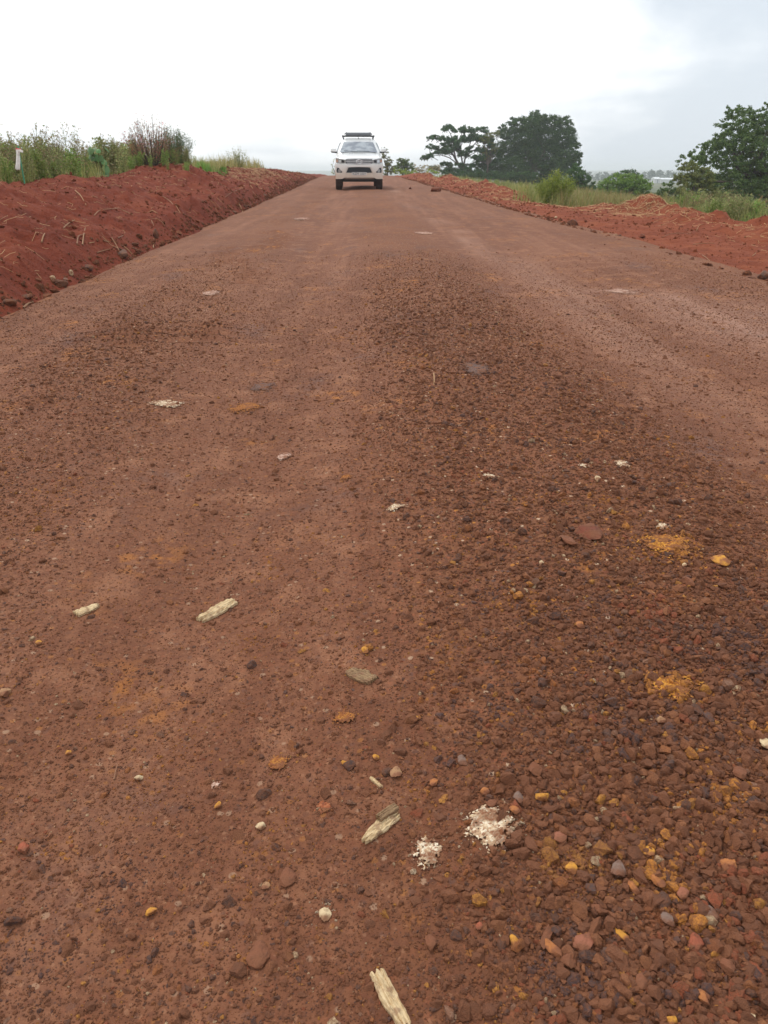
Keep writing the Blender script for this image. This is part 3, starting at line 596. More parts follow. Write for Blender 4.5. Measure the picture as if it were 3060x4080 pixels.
    # wheels
    for yy in (-1.665, 1.42):
        for sx in (-1, 1):
            wb = empty('wheel', (sx*.785, yy, .385)); wb.parent = root
            prof = [(-.12, .24), (-.125, .34), (-.105, .375), (-.05, .385), (.05, .385), (.105, .375), (.125, .34), (.12, .24)]
            ns = 36; aa = np.linspace(0, 2*np.pi, ns, endpoint=False)
            V = np.array([[(x, r_*math.cos(q)*(1+(.012 if (kk % 2 and .04 < abs(x) < .11) else 0)), r_*math.sin(q)*(1+(.012 if (kk % 2 and .04 < abs(x) < .11) else 0))) for x, r_ in prof] for kk, q in enumerate(aa)])
            m_ = len(prof); i = np.arange(ns)[:, None]*m_; j = np.arange(m_-1)[None]; k2 = ((np.arange(ns)+1) % ns)[:, None]*m_
            MB().add(V.reshape(-1, 3), np.stack([i+j, i+j+1, k2+j+1, k2+j], -1).reshape(-1, 4)).build('tyre', rub, wb)
            rim = MB()
            for xr in (sx*.06,):
                cv = np.array([(xr, .24*math.cos(q), .24*math.sin(q)) for q in aa]); ci = np.array([(xr-.16*sx, .235*math.cos(q), .235*math.sin(q)) for q in aa])
                rim.add(np.vstack([cv, ci]), [(q, (q+1) % ns, ns+(q+1) % ns, ns+q) for q in range(ns)])
                for q in range(6):
                    an = q*math.pi/3; V, f = tube([(xr+.02*sx, .05*math.cos(an), .05*math.sin(an)), (xr, .24*math.cos(an), .24*math.sin(an))], [.045, .035], 5); rim.add(V, f)
                V, f = tube([(xr-.05*sx, 0, 0), (xr+.035*sx, 0, 0)], [.085, .07], 12); rim.add(V, f); rim.add(np.vstack([V[-12:], V[-12:].mean(0)[None]]), [(q, (q+1) % 12, 12) for q in range(12)])
            rim.build('rim', chrome, wb)
    ub = MB()
    for (x0, x1, y0, y1, z0, z1) in ((-.62, .62, -2.36, -2.0, .30, .44), (-.45, .45, -2.0, 2.3, .34, .46), (-.68, .68, -1.73, -1.60, .30, .42), (-.68, .68, 1.36, 1.48, .31, .45), (-.40, -.1, -.6, .9, .26, .35)):
        V = [(x, y, z) for z in (z0, z1) for y in (y0, y1) for x in (x0, x1)]
        ub.add(V, [(0, 2, 3, 1), (4, 5, 7, 6), (0, 1, 5, 4), (2, 6, 7, 3), (0, 4, 6, 2), (1, 3, 7, 5)])
    ub.build('underbody', dark, root)
    for sx in (-1, 1):
        V, f = tube([(sx*.80, 2.645, .75), (sx*.80, 2.645, 1.15)], .06, 6); MB().add(V, f).build('tail_light', simple('red_lens', lin(150, 30, 28), .3, .5), root)
build_truck()

# ------------------------------------------------------------------ foliage
def leaves(C, size, up=.35, asp=.5, rng=RNG):
    n = len(C); Nn = rng.normal(size=(n, 3)); Nn[:, 2] += up*2; Nn /= np.linalg.norm(Nn, axis=1)[:, None]
    T = np.cross(Nn, rng.normal(size=(n, 3))); T /= np.linalg.norm(T, axis=1)[:, None]+1e-9; B = np.cross(Nn, T)
    s = (np.asarray(size)*rng.uniform(.65, 1.25, n))[:, None]*.5
    V = np.stack([C-T*s, C-B*s*asp+Nn*s*.15, C+T*s, C+B*s*asp+Nn*s*.15], 1)
    return V.reshape(-1, 3), np.arange(4*n).reshape(-1, 4)
LM = {
 'dark': leaf_mat('leaves_dark_green', [(56, 88, 48), (72, 106, 56), (44, 70, 44), (90, 120, 64)], .3),
 'acacia': leaf_mat('leaves_flat_tree', [(56, 84, 52), (70, 98, 58), (46, 68, 48), (82, 108, 62)], .22),
 'mid': leaf_mat('leaves_mid_green', [(86, 114, 64), (102, 130, 72), (68, 94, 56), (118, 142, 80)], .32), 'bush': leaf_mat('leaves_bush', [(94, 120, 58), (114, 138, 64), (76, 100, 52), (130, 150, 72)], .34),
 'olive': leaf_mat('leaves_olive', [(106, 116, 62), (122, 130, 70), (88, 100, 58), (132, 134, 78)], .25),
 'bright': leaf_mat('leaves_yellow_green', [(128, 150, 58), (146, 164, 68), (108, 132, 54), (160, 172, 84)], .35),
 'weed': leaf_mat('leaves_grey_green', [(160, 164, 108), (174, 172, 118), (138, 148, 92), (184, 172, 124), (128, 142, 84)], .45),
 'weed2': leaf_mat('leaves_fresh_weed', [(120, 150, 70), (138, 160, 80), (102, 130, 62), (152, 164, 94)], .4),
 'dry': leaf_mat('leaves_dry_weed', [(164, 142, 102), (142, 126, 92), (172, 154, 112), (128, 112, 82)], .2),
 'fern': leaf_mat('leaves_feathery', [(84, 116, 76), (96, 128, 84), (72, 100, 68), (108, 136, 92)], .3),
 'red': leaf_mat('leaves_red_brown', [(140, 96, 80), (156, 104, 90), (128, 118, 78), (166, 112, 96), (136, 126, 84)], .35),
 'crimson': leaf_mat('leaves_crimson', [(196, 92, 92), (180, 76, 80), (206, 116, 108)], .4),
 'big': leaf_mat('leaves_broad', [(86, 120, 84), (104, 138, 92), (92, 130, 60), (110, 142, 108)], .3, .4),
 'far': leaf_mat('leaves_far', [(74, 88, 72), (84, 98, 78), (66, 80, 66)], .2),
 'grass': leaf_mat('grass_green', [(154, 154, 94), (168, 162, 100), (134, 142, 80), (182, 168, 112), (124, 134, 72)], .4),
 'grassy': leaf_mat('grass_pale', [(174, 160, 104), (158, 150, 94), (186, 168, 116), (142, 140, 84)], .3),
 'lush': leaf_mat('grass_lush', [(112, 146, 62), (126, 158, 72), (98, 130, 56)], .35)}
def crown(circles, tc_, fr, n_per_m3, leaf, rng, ydep=.8, flat=1.0, fill=.35, up=.35, y0=None):
    """circles: (px, py, radius px) in photo pixels, put at depth tc_; every clump gets its own distance, so the crown has volume"""
    C = []; cl_ = []
    for (px, py, rp) in circles:
        R_ = rp/F_*tc_; nd = 2 if R_ > .25 else 1
        for k in range(nd):
            off = rng.uniform(-1, 1)*ydep*fr if nd == 1 else (-1 if k == 0 else 1)*rng.uniform(.1, 1)*ydep*fr
            c = at(px, py, tc_+off); rr = R_*rng.uniform(.85, 1.1)
            cl_.append((c, rr)); n = max(14, int(n_per_m3*rr**2*4))
            # sub-clumps give the crown lumps, hollows and sky gaps
            ns = max(5, int(n/34)); d = rng.normal(size=(ns, 3)); d /= np.linalg.norm(d, axis=1)[:, None]; d *= (rng.uniform(fill, 1.0, ns)**.6*np.where(rng.random(ns) < .12, 1.22, 1))[:, None]
            sc = c+d*rr*np.array([1, 1, flat])
            pick = rng.integers(0, ns, n); sr = rr*.19+leaf*.35
            C.append(sc[pick]+rng.normal(size=(n, 3))*sr*np.array([.55, .55, .33]))
    return np.concatenate(C), cl_
def tree(name, circles, tc_, base_px, mat, label, cat='tree', leaf=.3, dens=55, trunk=.25, ydep=.5, flat=.9, fill=.35, up=.35, seed=1, group=None, fr=None, limbs=14, extra=None):
    rng = np.random.default_rng(seed); fr = fr or max(c[2] for c in circles)/F_*tc_*1.2
    b = at(base_px[0], base_px[1], tc_); b[2] = float(ground_h(b[0], b[1]))-.1
    C, cl_ = crown(circles, tc_, fr, dens, leaf, rng, ydep, flat, fill)
    root = empty(name, b); tag(root, label, cat, group)
    V, f = leaves(C-b, leaf, up, .5, rng); link('crown', mesh('crown', V, f), mat, root)
    tb = MB(); zc = np.mean([c[2] for c, _ in cl_]); cc = np.mean([c for c, _ in cl_], 0)
    fork = np.array([b[0]*.8+cc[0]*.2, b[1], b[2]+(zc-b[2])*.5])-b
    pth = np.array([[0, 0, 0], fork*.5+[rng.normal()*.05, 0, 0], fork]); V, f = tube(pth, [trunk*1.25, trunk, trunk*.8], 8); tb.add(V, f)
    order = sorted(cl_, key=lambda q: -q[1])[:limbs]
    for c, rr in order:
        e = c-b; mid = fork*.45+e*.55+rng.normal(size=3)*.1*np.linalg.norm(e-fork)+[0, 0, -.06*np.linalg.norm(e-fork)]
        V, f = tube(np.array([fork*.97, mid, e]), [trunk*.55, trunk*.3, trunk*.1], 5); tb.add(V, f)
        for k in range(3):
            e2 = e+rng.normal(size=3)*rr*.6; V, f = tube(np.array([mid*.4+e*.6, (e+e2)/2, e2]), [trunk*.16, trunk*.1, trunk*.04], 4); tb.add(V, f)
    tb.build('trunk', M['bark'], root, smooth=True)
    return root
def crop(lst, ox, oy, k): return [(ox+a*k, oy+b*k, r_*k) for a, b, r_ in lst]
# wide flat-topped tree behind the right verge
pads = [(555, 210, 40), (525, 225, 28), (600, 232, 30), (690, 222, 45), (650, 235, 34), (740, 232, 38), (810, 222, 38), (840, 235, 28), (450, 285, 40), (415, 290, 24), (500, 290, 40), (560, 305, 50), (620, 300, 45), (680, 295, 50), (740, 285, 50), (800, 290, 50), (840, 300, 40),
        (420, 355, 28), (395, 358, 18), (460, 365, 26), (520, 388, 48), (470, 395, 36), (410, 425, 32), (370, 440, 26), (345, 450, 14), (560, 375, 42), (620, 370, 40), (650, 400, 40), (720, 375, 36), (790, 380, 40), (700, 420, 30), (550, 487, 30), (510, 492, 22), (590, 495, 22), (460, 520, 32), (420, 515, 22),
        (560, 530, 40), (620, 550, 50), (690, 540, 50), (520, 545, 34), (740, 500, 36), (770, 440, 36), (660, 500, 34), (600, 345, 40), (520, 340, 30), (860, 310, 40), (880, 345, 40), (850, 400, 45), (820, 450, 45), (850, 500, 50), (780, 560, 50), (720, 585, 45), (640, 590, 45), (580, 585, 32)]
def acacia():
    cs = crop(pads, 1500, 400, .5184); T = 100; rng = np.random.default_rng(11)
    b = at(1500+.5184*655, 400+.5184*560, T); b[2] = float(ground_h(b[0], b[1]))-.1
    C, cl_ = crown(cs, T, 2.2, 150, .26, rng, .75, .5, .3)
    root = empty('flat_topped_tree', b); tag(root, 'wide flat-topped tree with open layered branches, left of the big round tree', 'tree')
    V, f = leaves(C-b, .26, .6, .55, rng); link('crown', mesh('crown', V, f), LM['acacia'], root)
    tb = MB(); px = lambda x, y, dy=0: at(1500+.5184*x, 400+.5184*y, T)-b+[0, dy, 0]
    limbs = [([(655, 600), (645, 520), (612, 460), (590, 420), (560, 385), (520, 370)], .20), ([(645, 520), (600, 470), (560, 440), (500, 420), (430, 425)], .10), ([(655, 600), (668, 520), (680, 450), (700, 400), (740, 350), (790, 300)], .16),
             ([(668, 520), (655, 450), (650, 400), (650, 330), (655, 250)], .12), ([(612, 460), (600, 400), (590, 330), (570, 260), (545, 220)], .10), ([(700, 400), (760, 380), (800, 370), (840, 310)], .09), ([(590, 420), (520, 400), (450, 370), (400, 358)], .07),
             ([(680, 450), (720, 420), (760, 400), (790, 380)], .07), ([(655, 585), (600, 540), (540, 515), (460, 520)], .07), ([(650, 400), (620, 350), (600, 310), (560, 300), (460, 285)], .08), ([(700, 400), (720, 330), (740, 280), (800, 235)], .08)]
    for pts, r0 in limbs:
        dy = rng.uniform(-1.2, 1.2); P_ = np.array([px(x, y, dy*i/len(pts)) for i, (x, y) in enumerate(pts)]); V, f = tube(P_, np.linspace(r0, r0*.3, len(pts)), 6); tb.add(V, f)
    V, f = tube(np.array([[0, 0, 0], px(655, 600)]), [.34, .24], 8); tb.add(V, f)
    for c, rr in cl_:
        e = c-b; q = e+np.array([rng.normal()*rr, rng.normal()*rr, -rr*.9]); V, f = tube(np.array([q, (q+e)/2, e]), [.04, .03, .012], 4); tb.add(V, f)
    tb.build('trunk', M['bark'], root, smooth=True)
acacia()
big = [(1240, 120, 42), (1205, 150, 45), (1275, 150, 45), (1100, 190, 65), (1050, 165, 34), (1200, 200, 90), (1340, 180, 70), (1430, 170, 50), (1475, 190, 40), (1000, 250, 60), (970, 215, 30), (1150, 300, 110), (1300, 310, 110), (1440, 290, 90), (1500, 240, 34), (1510, 330, 50), (1545, 350, 24), (1000, 380, 85), (1150, 430, 120), (1320, 430, 120), (1470, 430, 80),
       (1550, 415, 30), (1575, 420, 16), (1530, 470, 40), (900, 440, 60), (930, 520, 90), (1050, 540, 100), (1220, 550, 100), (1380, 530, 90), (1470, 510, 60), (820, 540, 55), (800, 470, 45), (1000, 600, 60), (1150, 610, 60), (1300, 610, 60)]
tree('broad_tree', crop(big, 1500, 400, .5184), 103, (2120, 722), LM['dark'], 'big dark green tree with a dense broad crown behind the right verge', leaf=.21, dens=290, trunk=.45, ydep=.6, fill=.5, seed=3, fr=3.0)
tree('sparse_tree', crop([(880, 265, 45), (830, 300, 45), (930, 260, 30), (860, 340, 50), (810, 380, 40), (900, 370, 40), (840, 430, 40)], 1500, 400, .5184), 99, (1940, 720), LM['olive'], 'thin brownish tree growing between the flat-topped tree and the big round one', leaf=.2, dens=110, trunk=.12, fill=.1, seed=4, ydep=.6)
cc_ = [(1040, 140, 34), (1020, 110, 22), (1220, 110, 40), (1180, 85, 22), (1250, 150, 45), (1365, 110, 32), (1360, 150, 40), (1640, 80, 60), (1600, 130, 40), (1100, 230, 85), (1040, 290, 70), (1300, 250, 110), (1480, 260, 110), (1650, 300, 120), (880, 395, 34), (830, 395, 26), (960, 380, 55), (1000, 450, 110), (1200, 460, 150), (1420, 500, 160), (1620, 560, 160), (900, 600, 100),
       (760, 690, 90), (700, 660, 26), (620, 715, 40), (560, 720, 26), (660, 780, 70), (480, 800, 44), (440, 810, 24), (400, 870, 60), (320, 900, 50), (250, 950, 34), (240, 1030, 26), (1000, 700, 150), (1250, 760, 180), (1500, 800, 180), (700, 880, 130), (540, 960, 110), (900, 960, 160), (1150, 1050, 180), (1450, 1100, 180), (1650, 1000, 150),
       (900, 1250, 150), (1150, 1300, 160), (1450, 1350, 160), (1650, 1350, 140), (600, 1250, 150), (750, 1400, 150), (950, 1480, 140), (1200, 1500, 140), (500, 1450, 110), (1400, 1550, 140), (1650, 1550, 140), (350, 1400, 90), (1850, 200, 150), (1850, 500, 180), (1850, 800, 190), (1850, 1100, 190), (2050, 300, 150), (2050, 600, 190), (2050, 1000, 190), (2200, 500, 150), (2200, 800, 150), (1750, 60, 70), (1900, 50, 90)]
tree('leafy_tree', crop(cc_, 2640, 400, .2532), 43, (3080, 790), LM['mid'], 'tall mid green leafy tree cut off by the right edge of the photo', leaf=.135, dens=680, trunk=.3, ydep=.7, fill=.5, seed=5, fr=2.0, limbs=24)
tree('olive_shrub', crop([(300, 1100, 70), (380, 1040, 80), (250, 1200, 80), (450, 1120, 110), (350, 1250, 110), (560, 1130, 90), (650, 1130, 90), (740, 1180, 80), (780, 1150, 40), (650, 1250, 110), (500, 1300, 110), (300, 1360, 90), (700, 1330, 90), (460, 1000, 70), (350, 1480, 90), (500, 1520, 100), (680, 1500, 100), (250, 1450, 70), (850, 1420, 90), (820, 1560, 90), (400, 1600, 90), (600, 1620, 90)], 2640, 400, .2532), 39, (2770, 795), LM['olive'], 'olive green shrub at the lower left of the tall leafy tree', 'shrub', leaf=.14, dens=420, trunk=.08, ydep=.6, fill=.3, seed=6)
tree('low_bush', crop([(60, 1380, 80), (130, 1330, 70), (160, 1440, 90), (60, 1470, 80), (220, 1500, 80), (-30, 1430, 70), (-80, 1480, 60), (100, 1550, 80), (0, 1560, 70)], 2640, 400, .2532), 45, (2680, 790), LM['mid'], 'low leafy bush between the round bush and the olive shrub', 'bush', leaf=.13, dens=330, trunk=.05, fill=.25, seed=7)
tree('round_bush', crop([(300, 400, 120), (450, 330, 130), (600, 310, 130), (760, 330, 130), (870, 400, 120), (480, 470, 150), (700, 480, 150), (260, 470, 90), (920, 480, 80), (600, 420, 150), (240, 530, 70), (940, 560, 70), (380, 540, 100), (800, 560, 100)], 2340, 640, .2532), 58, (2492, 790), LM['bush'], 'big round green bush standing alone before the far fields', 'bush', leaf=.17, dens=300, trunk=.1, ydep=.8, fill=.5, seed=8)
tree('bushy_tree', crop([(600, 190, 60), (680, 180, 60), (760, 200, 55), (520, 210, 50), (460, 230, 40)], 2340, 640, .2532), 66, (2492, 760), LM['dark'], 'dark green tree top showing just above the round bush', leaf=.2, dens=100, trunk=.12, seed=9)
tree('cone_bush', [(2298, 668, 18), (2282, 690, 24), (2312, 690, 24), (2295, 705, 30), (2330, 715, 26), (2280, 725, 30), (2318, 740, 34), (2350, 745, 24), (2290, 755, 30), (2340, 765, 26)], 66, (2310, 775), LM['dark'], 'dark cone-shaped bush right of the yellow-green shrub', 'bush', leaf=.17, dens=300, trunk=.1, ydep=.8, fill=.45, seed=10)
tree('small_tree', [(1528, 596, 9), (1536, 602, 10), (1530, 620, 12), (1545, 640, 14), (1552, 655, 16), (1540, 665, 14), (1560, 680, 16), (1535, 685, 14)], 72, (1545, 696), LM['olive'], 'slim small tree right behind the truck mirror', leaf=.14, dens=300, trunk=.07, seed=12, fr=.7)
tree('round_tree', [(1600, 642, 15), (1588, 652, 16), (1614, 650, 16), (1604, 665, 20), (1628, 660, 16), (1640, 668, 12), (1585, 672, 16), (1625, 680, 18), (1570, 680, 14)], 84, (1605, 698), LM['mid'], 'small round green tree between the slim tree and the hedge', leaf=.17, dens=260, trunk=.09, seed=13, fr=.8)
tree('pale_bush', [(1575, 678, 11), (1592, 684, 12), (1612, 682, 12), (1630, 686, 12), (1650, 684, 11), (1662, 688, 9), (1605, 692, 12), (1640, 694, 12)], 66, (1620, 702), LM['bright'], 'pale yellow-green bush in front of the small round tree', 'bush', leaf=.13, dens=280, trunk=.04, seed=14, fr=.7)
tree('pale_bush', [(1712, 682, 9), (1730, 686, 11), (1745, 688, 9), (1698, 690, 8)], 66, (1722, 702), LM['bright'], 'pale green bush below the flat-topped tree, left end', 'bush', leaf=.13, dens=280, trunk=.04, seed=15, fr=.6)
tree('bare_hedge', [(1650+i*14, 664+(i % 3)*3, 11) for i in range(8)]+[(1650+i*14, 680, 12) for i in range(8)], 92, (1700, 700), LM['dry'], 'grey brown hedge behind the bushes, left of the flat-topped tree', 'hedge', leaf=.17, dens=70, trunk=.05, fill=.2, seed=16, fr=.6)
tree('dark_thicket', [(1775+i*17, 700+(i*7 % 11)-3, 13+(i*5 % 7)) for i in range(22)], 96, (1950, 722), LM['dark'], 'dark thicket filling the foot of the flat-topped and the big round tree', 'thicket', leaf=.2, dens=260, trunk=.06, fill=.3, seed=18, fr=1.2)
tree('thin_tree', [(1330, 640, 8), (1345, 632, 9), (1322, 656, 8), (1340, 660, 10), (1334, 678, 12), (1346, 686, 12), (1326, 690, 10)], 78, (1338, 696), LM['weed'], 'thin grey-green tree half hidden by the left side of the truck', leaf=.12, dens=60, trunk=.05, fill=.1, seed=17, fr=.6)
# shrub with upright yellow-green shoots by the road
def shrub(name, px, py, t, hgt, wid, n, mat, label, leaf=.06, seed=1, base_fn=None, stemm=None, asp=.35, up=.1, bare=.15, flower=None, group=None, dens=55, cat='shrub'):
    rng = np.random.default_rng(seed); b = at(px, py, t); b[2] = float((base_fn or ground_h)(b[0], b[1]))-.03
    root = empty(name, b); tag(root, label, cat, group); sm = MB(); C = []; C2 = []
    for i in range(n):
        a = rng.uniform(0, 6.283); rr = wid*.5*math.sqrt(rng.random()); h = hgt*(1-.35*(rr/(wid*.5))**2)*rng.uniform(.7, 1.05)
        tip = np.array([math.cos(a)*rr, math.sin(a)*rr, h]); st_ = np.array([math.cos(a)*rr*.25, math.sin(a)*rr*.25, 0])
        mid = st_*.5+tip*.5+[math.cos(a)*rr*.12, math.sin(a)*rr*.12, 0]+rng.normal(size=3)*.075*hgt
        tt = np.linspace(0, 1, 6)[:, None]; P_ = (1-tt)**2*st_+2*tt*(1-tt)*mid+tt**2*tip
        V, f = tube(P_, np.linspace(.007, .002, 6)*hgt, 4); sm.add(V, f)
        k = int(dens*hgt); u = rng.uniform(bare, 1.0, k)[:, None]; c = (1-u)**2*st_+2*u*(1-u)*mid+u**2*tip+rng.normal(size=(k, 3))*.05*hgt
        (C2 if (flower and rng.random() < flower[1]) else C).append(c)
    sm.build('stems', stemm or M['stem'], root)
    C = np.concatenate(C); V, f = leaves(C, leaf, up, asp, rng); fo = MB().add(V, f, 0)
    if C2: V, f = leaves(np.concatenate(C2), leaf, up, asp, rng); fo.add(V, f, 1)
    fo.build('foliage', [mat, flower[0]] if C2 else mat, root)
    return root
shrub('green_shrub', 2208, 812, 23.5, 1.08, 1.30, 95, LM['bright'], 'bright yellow-green shrub with upright shoots near the right verge', .07, 21, dens=85, bare=.05)
shrub('broad_leaf_weed', 2090, 760, 26, .70, .35, 7, LM['bright'], 'slender bright green weed standing left of the yellow-green shrub', .07, 22)
top_of = lambda x, y: np.maximum(ground_h(x, y), bank_h(x, y))
shrub('red_shrub', 612, 668, 17.9, 1.08, 1.35, 72, LM['red'], 'red-brown shrub with crimson shoots on top of the left bank', .045, 23, stemm=M['bark'], bare=.3, flower=(LM['crimson'], .12), asp=.3, dens=46, base_fn=top_of)
shrub('feathery_shrub', 700, 668, 19.6, .95, 1.0, 110, LM['fern'], 'dense feathery dark green shrub right of the red-brown shrub', .05, 24, asp=.2, dens=80, bare=.02, base_fn=top_of)
shrub('wispy_shrub', 948, 672, 33, .92, .95, 26, LM['weed'], 'wispy grey shrub on the left skyline beyond the lush grass', .06, 25, bare=.3, dens=40, base_fn=top_of)
shrub('wispy_shrub', 1170, 690, 52, .5, .9, 20, LM['weed'], 'small grey shrub at the far end of the left bank', .07, 26, dens=40)
# plant with large round leaves
def big_leaf_plant():
    rng = np.random.default_rng(31); b = at(402, 690, 15.0); b[2] = float(top_of(b[0], b[1]))-.05; root = empty('broad_leaf_plant', b)
    tag(root, 'plant with very large round grey-green leaves among the left weeds', 'plant'); lf = MB()
    for k in range(28):
        a = rng.uniform(0, 6.283); h = rng.uniform(.08, .56); r_ = rng.uniform(.04, .21); c = np.array([math.cos(a)*r_, math.sin(a)*r_, h]); V, f = tube([(0, 0, .02), (c[0]*.5, c[1]*.5, h*.7), c], [.012, .009, .006], 5)
        MB().add(V, f).build('stem', M['stem'], root)
        s = rng.uniform(.05, .085); an = np.linspace(0, 2*np.pi, 14, endpoint=False); rad = s*(1+.12*np.cos(an*2)-.28*np.exp(-((an-np.pi)/.35)**2))
        nrm = np.array([math.cos(a)*.8, math.sin(a)*.8-.35, rng.uniform(.1, 1.3)]); nrm /= np.linalg.norm(nrm); T = np.cross(nrm, [0, 0, 1.0]); T /= np.linalg.norm(T); B = np.cross(nrm, T)
        ring_ = c+(np.cos(an)*rad)[:, None]*B+(np.sin(an)*rad)[:, None]*T+nrm*(-.25*(rad/s)[:, None]**2*s*(np.abs(np.sin(an))[:, None]*.6)); V = np.vstack([ring_, c+nrm*.01])
        lm_ = MB().add(V, [(i, (i+1) % 14, 14) for i in range(14)]); lm_.build('leaf', LM['big'], root)
big_leaf_plant()
# ------------------------------------------------------------------ weeds: one of each kind, then copies
def weed_mesh(seed, hgt, nst, mat_i, leafs, dens, head):
    rng = np.random.default_rng(seed); mb = MB()
    for i in range(nst):
        a = rng.uniform(0, 6.283); tip = np.array([math.cos(a)*rng.uniform(.03, .22), math.sin(a)*rng.uniform(.03, .22), hgt*rng.uniform(.6, 1.0)]); st_ = np.array([rng.normal()*.03, rng.normal()*.03, 0])
        mid = (st_+tip)/2+rng.normal(size=3)*.04; tt = np.linspace(0, 1, 5)[:, None]; P_ = (1-tt)**2*st_+2*tt*(1-tt)*mid+tt**2*tip
        V, f = tube(P_, np.linspace(.006, .002, 5), 3); mb.add(V, f, 0)
        k = int(dens*tip[2]); u = rng.uniform(.08, 1, k)[:, None]**.8; c = (1-u)**2*st_+2*u*(1-u)*mid+u**2*tip; out = rng.normal(size=(k, 3))*np.array([.05, .05, .03])*(1.25-u*.8); V, f = leaves(c+out, leafs, .1, .42, rng); mb.add(V, f, 1)
        for j in range(int(head)):   # side twigs with seed heads
            u0 = rng.uniform(.55, .95); s0 = (1-u0)**2*st_+2*u0*(1-u0)*mid+u0**2*tip; e = s0+np.array([rng.normal()*.09, rng.normal()*.09, rng.uniform(.05, .2)]); V, f = tube([s0, (s0+e)/2+[0, 0, -.01], e], [.003, .0025, .002], 3); mb.add(V, f, 0)
            V, f = leaves(e+rng.normal(size=(5, 3))*.012, .03, .1, .6, rng); mb.add(V, f, 2)
    Fs = []; mi = []
    for k in (3, 4):
        if mb.F[k]: Fs.append(np.concatenate(mb.F[k])); mi.append(np.concatenate(mb.M[k]))
    me = mesh('weed', np.concatenate(mb.V), Fs, np.concatenate(mi)); [me.materials.append(q) for q in (M['stem'], LM[mat_i], LM['dry'])]; return me
KINDS_W = [(weed_mesh(41, 1.0, 8, 'weed', .07, 75, 2), 'bushy grey-green weed in the thicket along the verges'), (weed_mesh(42, .9, 9, 'weed', .065, 80, 1), 'branching grey-green weed with small leaves in the verge thicket'), (weed_mesh(43, .85, 9, 'weed2', .075, 75, 0), 'fresh green leafy weed in the thicket along the verges'),
           (weed_mesh(44, 1.0, 6, 'dry', .05, 45, 3), 'dry straw-coloured weed in the thicket along the verges'), (weed_mesh(45, 1.25, 4, 'weed', .05, 32, 5), 'tall thin weed with seed heads above the thicket'), (weed_mesh(46, .7, 9, 'weed2', .05, 80, 0), 'fresh green leafy weed in the thicket along the verges')]
GR = {0: 'bushy grey-green weeds', 1: 'branching grey-green weeds', 2: 'fresh green weeds', 3: 'dry weeds', 4: 'tall thin weeds', 5: 'fresh green weeds'}
rw = np.random.default_rng(50)
def put_weed(x, y, z, s, k):
    me, lab = KINDS_W[k]; o = bpy.data.objects.new(('bushy_weed', 'branching_weed', 'leafy_weed', 'dry_weed', 'seed_head_weed', 'leafy_weed')[k], me); COL.objects.link(o); o.location = (x, y, z); o.rotation_euler = (rw.normal()*.08, rw.normal()*.08, rw.uniform(0, 6.28)); o.scale = (s*rw.uniform(.9, 1.3), s*rw.uniform(.9, 1.3), s)
    tag(o, lab, 'weed', GR[k])
nw = 0
while nw < 540:         # thicket behind the left bank
    t = 9.5*math.exp(rw.random()**1.3*math.log(5.2)); px = rw.uniform(-430, 1230); r_ = ray(px, 700)*t; x, y = r_[0], r_[1]; q = -(float(dd(x, y))+HALF)
    if q < 2.2+.4*rw.random() or q > 11 or (840 < px < 930 and t < 30) or (530 < px < 770 and t < 17.4) or (335 < px < 475 and t < 15.8): continue
    z = float(np.maximum(ground_h(x, y), bank_h(x, y) if q < 3.9 else -9))
    hf = np.interp(px, [-140, 300, 420, 700, 800, 1000, 1240], [.98, .95, 1.08, 1.05, .62, .60, .42])*np.interp(t, [9, 25, 45], [.92, 1.05, 1.2])
    put_weed(x, y, z-.03, hf*rw.uniform(.6, 1.0)*(0.75 if q < 3.0 else 1), int(rw.choice([0, 1, 2, 3, 4, 5], p=[.26, .25, .15, .19, .02, .13]))); nw += 1
for (px, py, t, k, s) in [(30, 690, 12, 4, .95), (180, 690, 13, 4, 1.0), (215, 690, 13.5, 4, .9), (395, 690, 15.5, 4, 1.05), (430, 690, 15.5, 4, .98), (240, 690, 13, 4, .75), (270, 690, 13, 4, .7), (80, 690, 12, 4, .85), (560, 670, 20, 4, 1.05), (650, 670, 20, 4, 1.1), (690, 670, 21, 4, 1.12), (740, 670, 21, 4, .95), (600, 670, 20.5, 4, 1.15)]:
    p = at(px, py, t); put_weed(p[0], p[1], float(ground_h(p[0], p[1])), s, k)
for k in range(26):
    px = rw.uniform(-60, 800); t = float(np.interp(px, [-60, 300, 800], [11.5, 14, 22]))*rw.uniform(.95, 1.15); p = at(px, 690, t); put_weed(p[0], p[1], float(ground_h(p[0], p[1])), rw.uniform(.72, 1.02), 4)
for k in range(24):
    px = rw.uniform(500, 790); t = rw.uniform(17.0, 18.6) if k % 2 else rw.uniform(18.5, 21.5); p = at(px, 680, t); put_weed(p[0], p[1], float(top_of(p[0], p[1]))-.03, rw.uniform(.32, .55), [0, 5, 3, 2][k % 4])
nr = 0
while nr < 290:          # right side, thickest by the leafy tree
    near = rw.random() < .5; t = rw.uniform(14, 25) if near else 11*math.exp(rw.random()*math.log(5)); px = rw.uniform(2640, 3250) if near else rw.uniform(1640, 2700); r_ = ray(px, 760)*t; x, y = r_[0], r_[1]; p_ = float(dd(x, y))-HALF
    if p_ < float(verge_w(y))+.35 or p_ > 14: continue
    if 2330 < px < 2660 and rw.random() < .7: continue
    z = float(ground_h(x, y)); s = np.interp(px, [1640, 2100, 2300, 2700, 3100], [.55, .65, .55, .8, .88])*rw.uniform(.6, 1.05); put_weed(x, y, z-.03, s, int(rw.choice([0, 1, 2, 3, 5], p=[.25, .2, .25, .12, .18]))); nr += 1
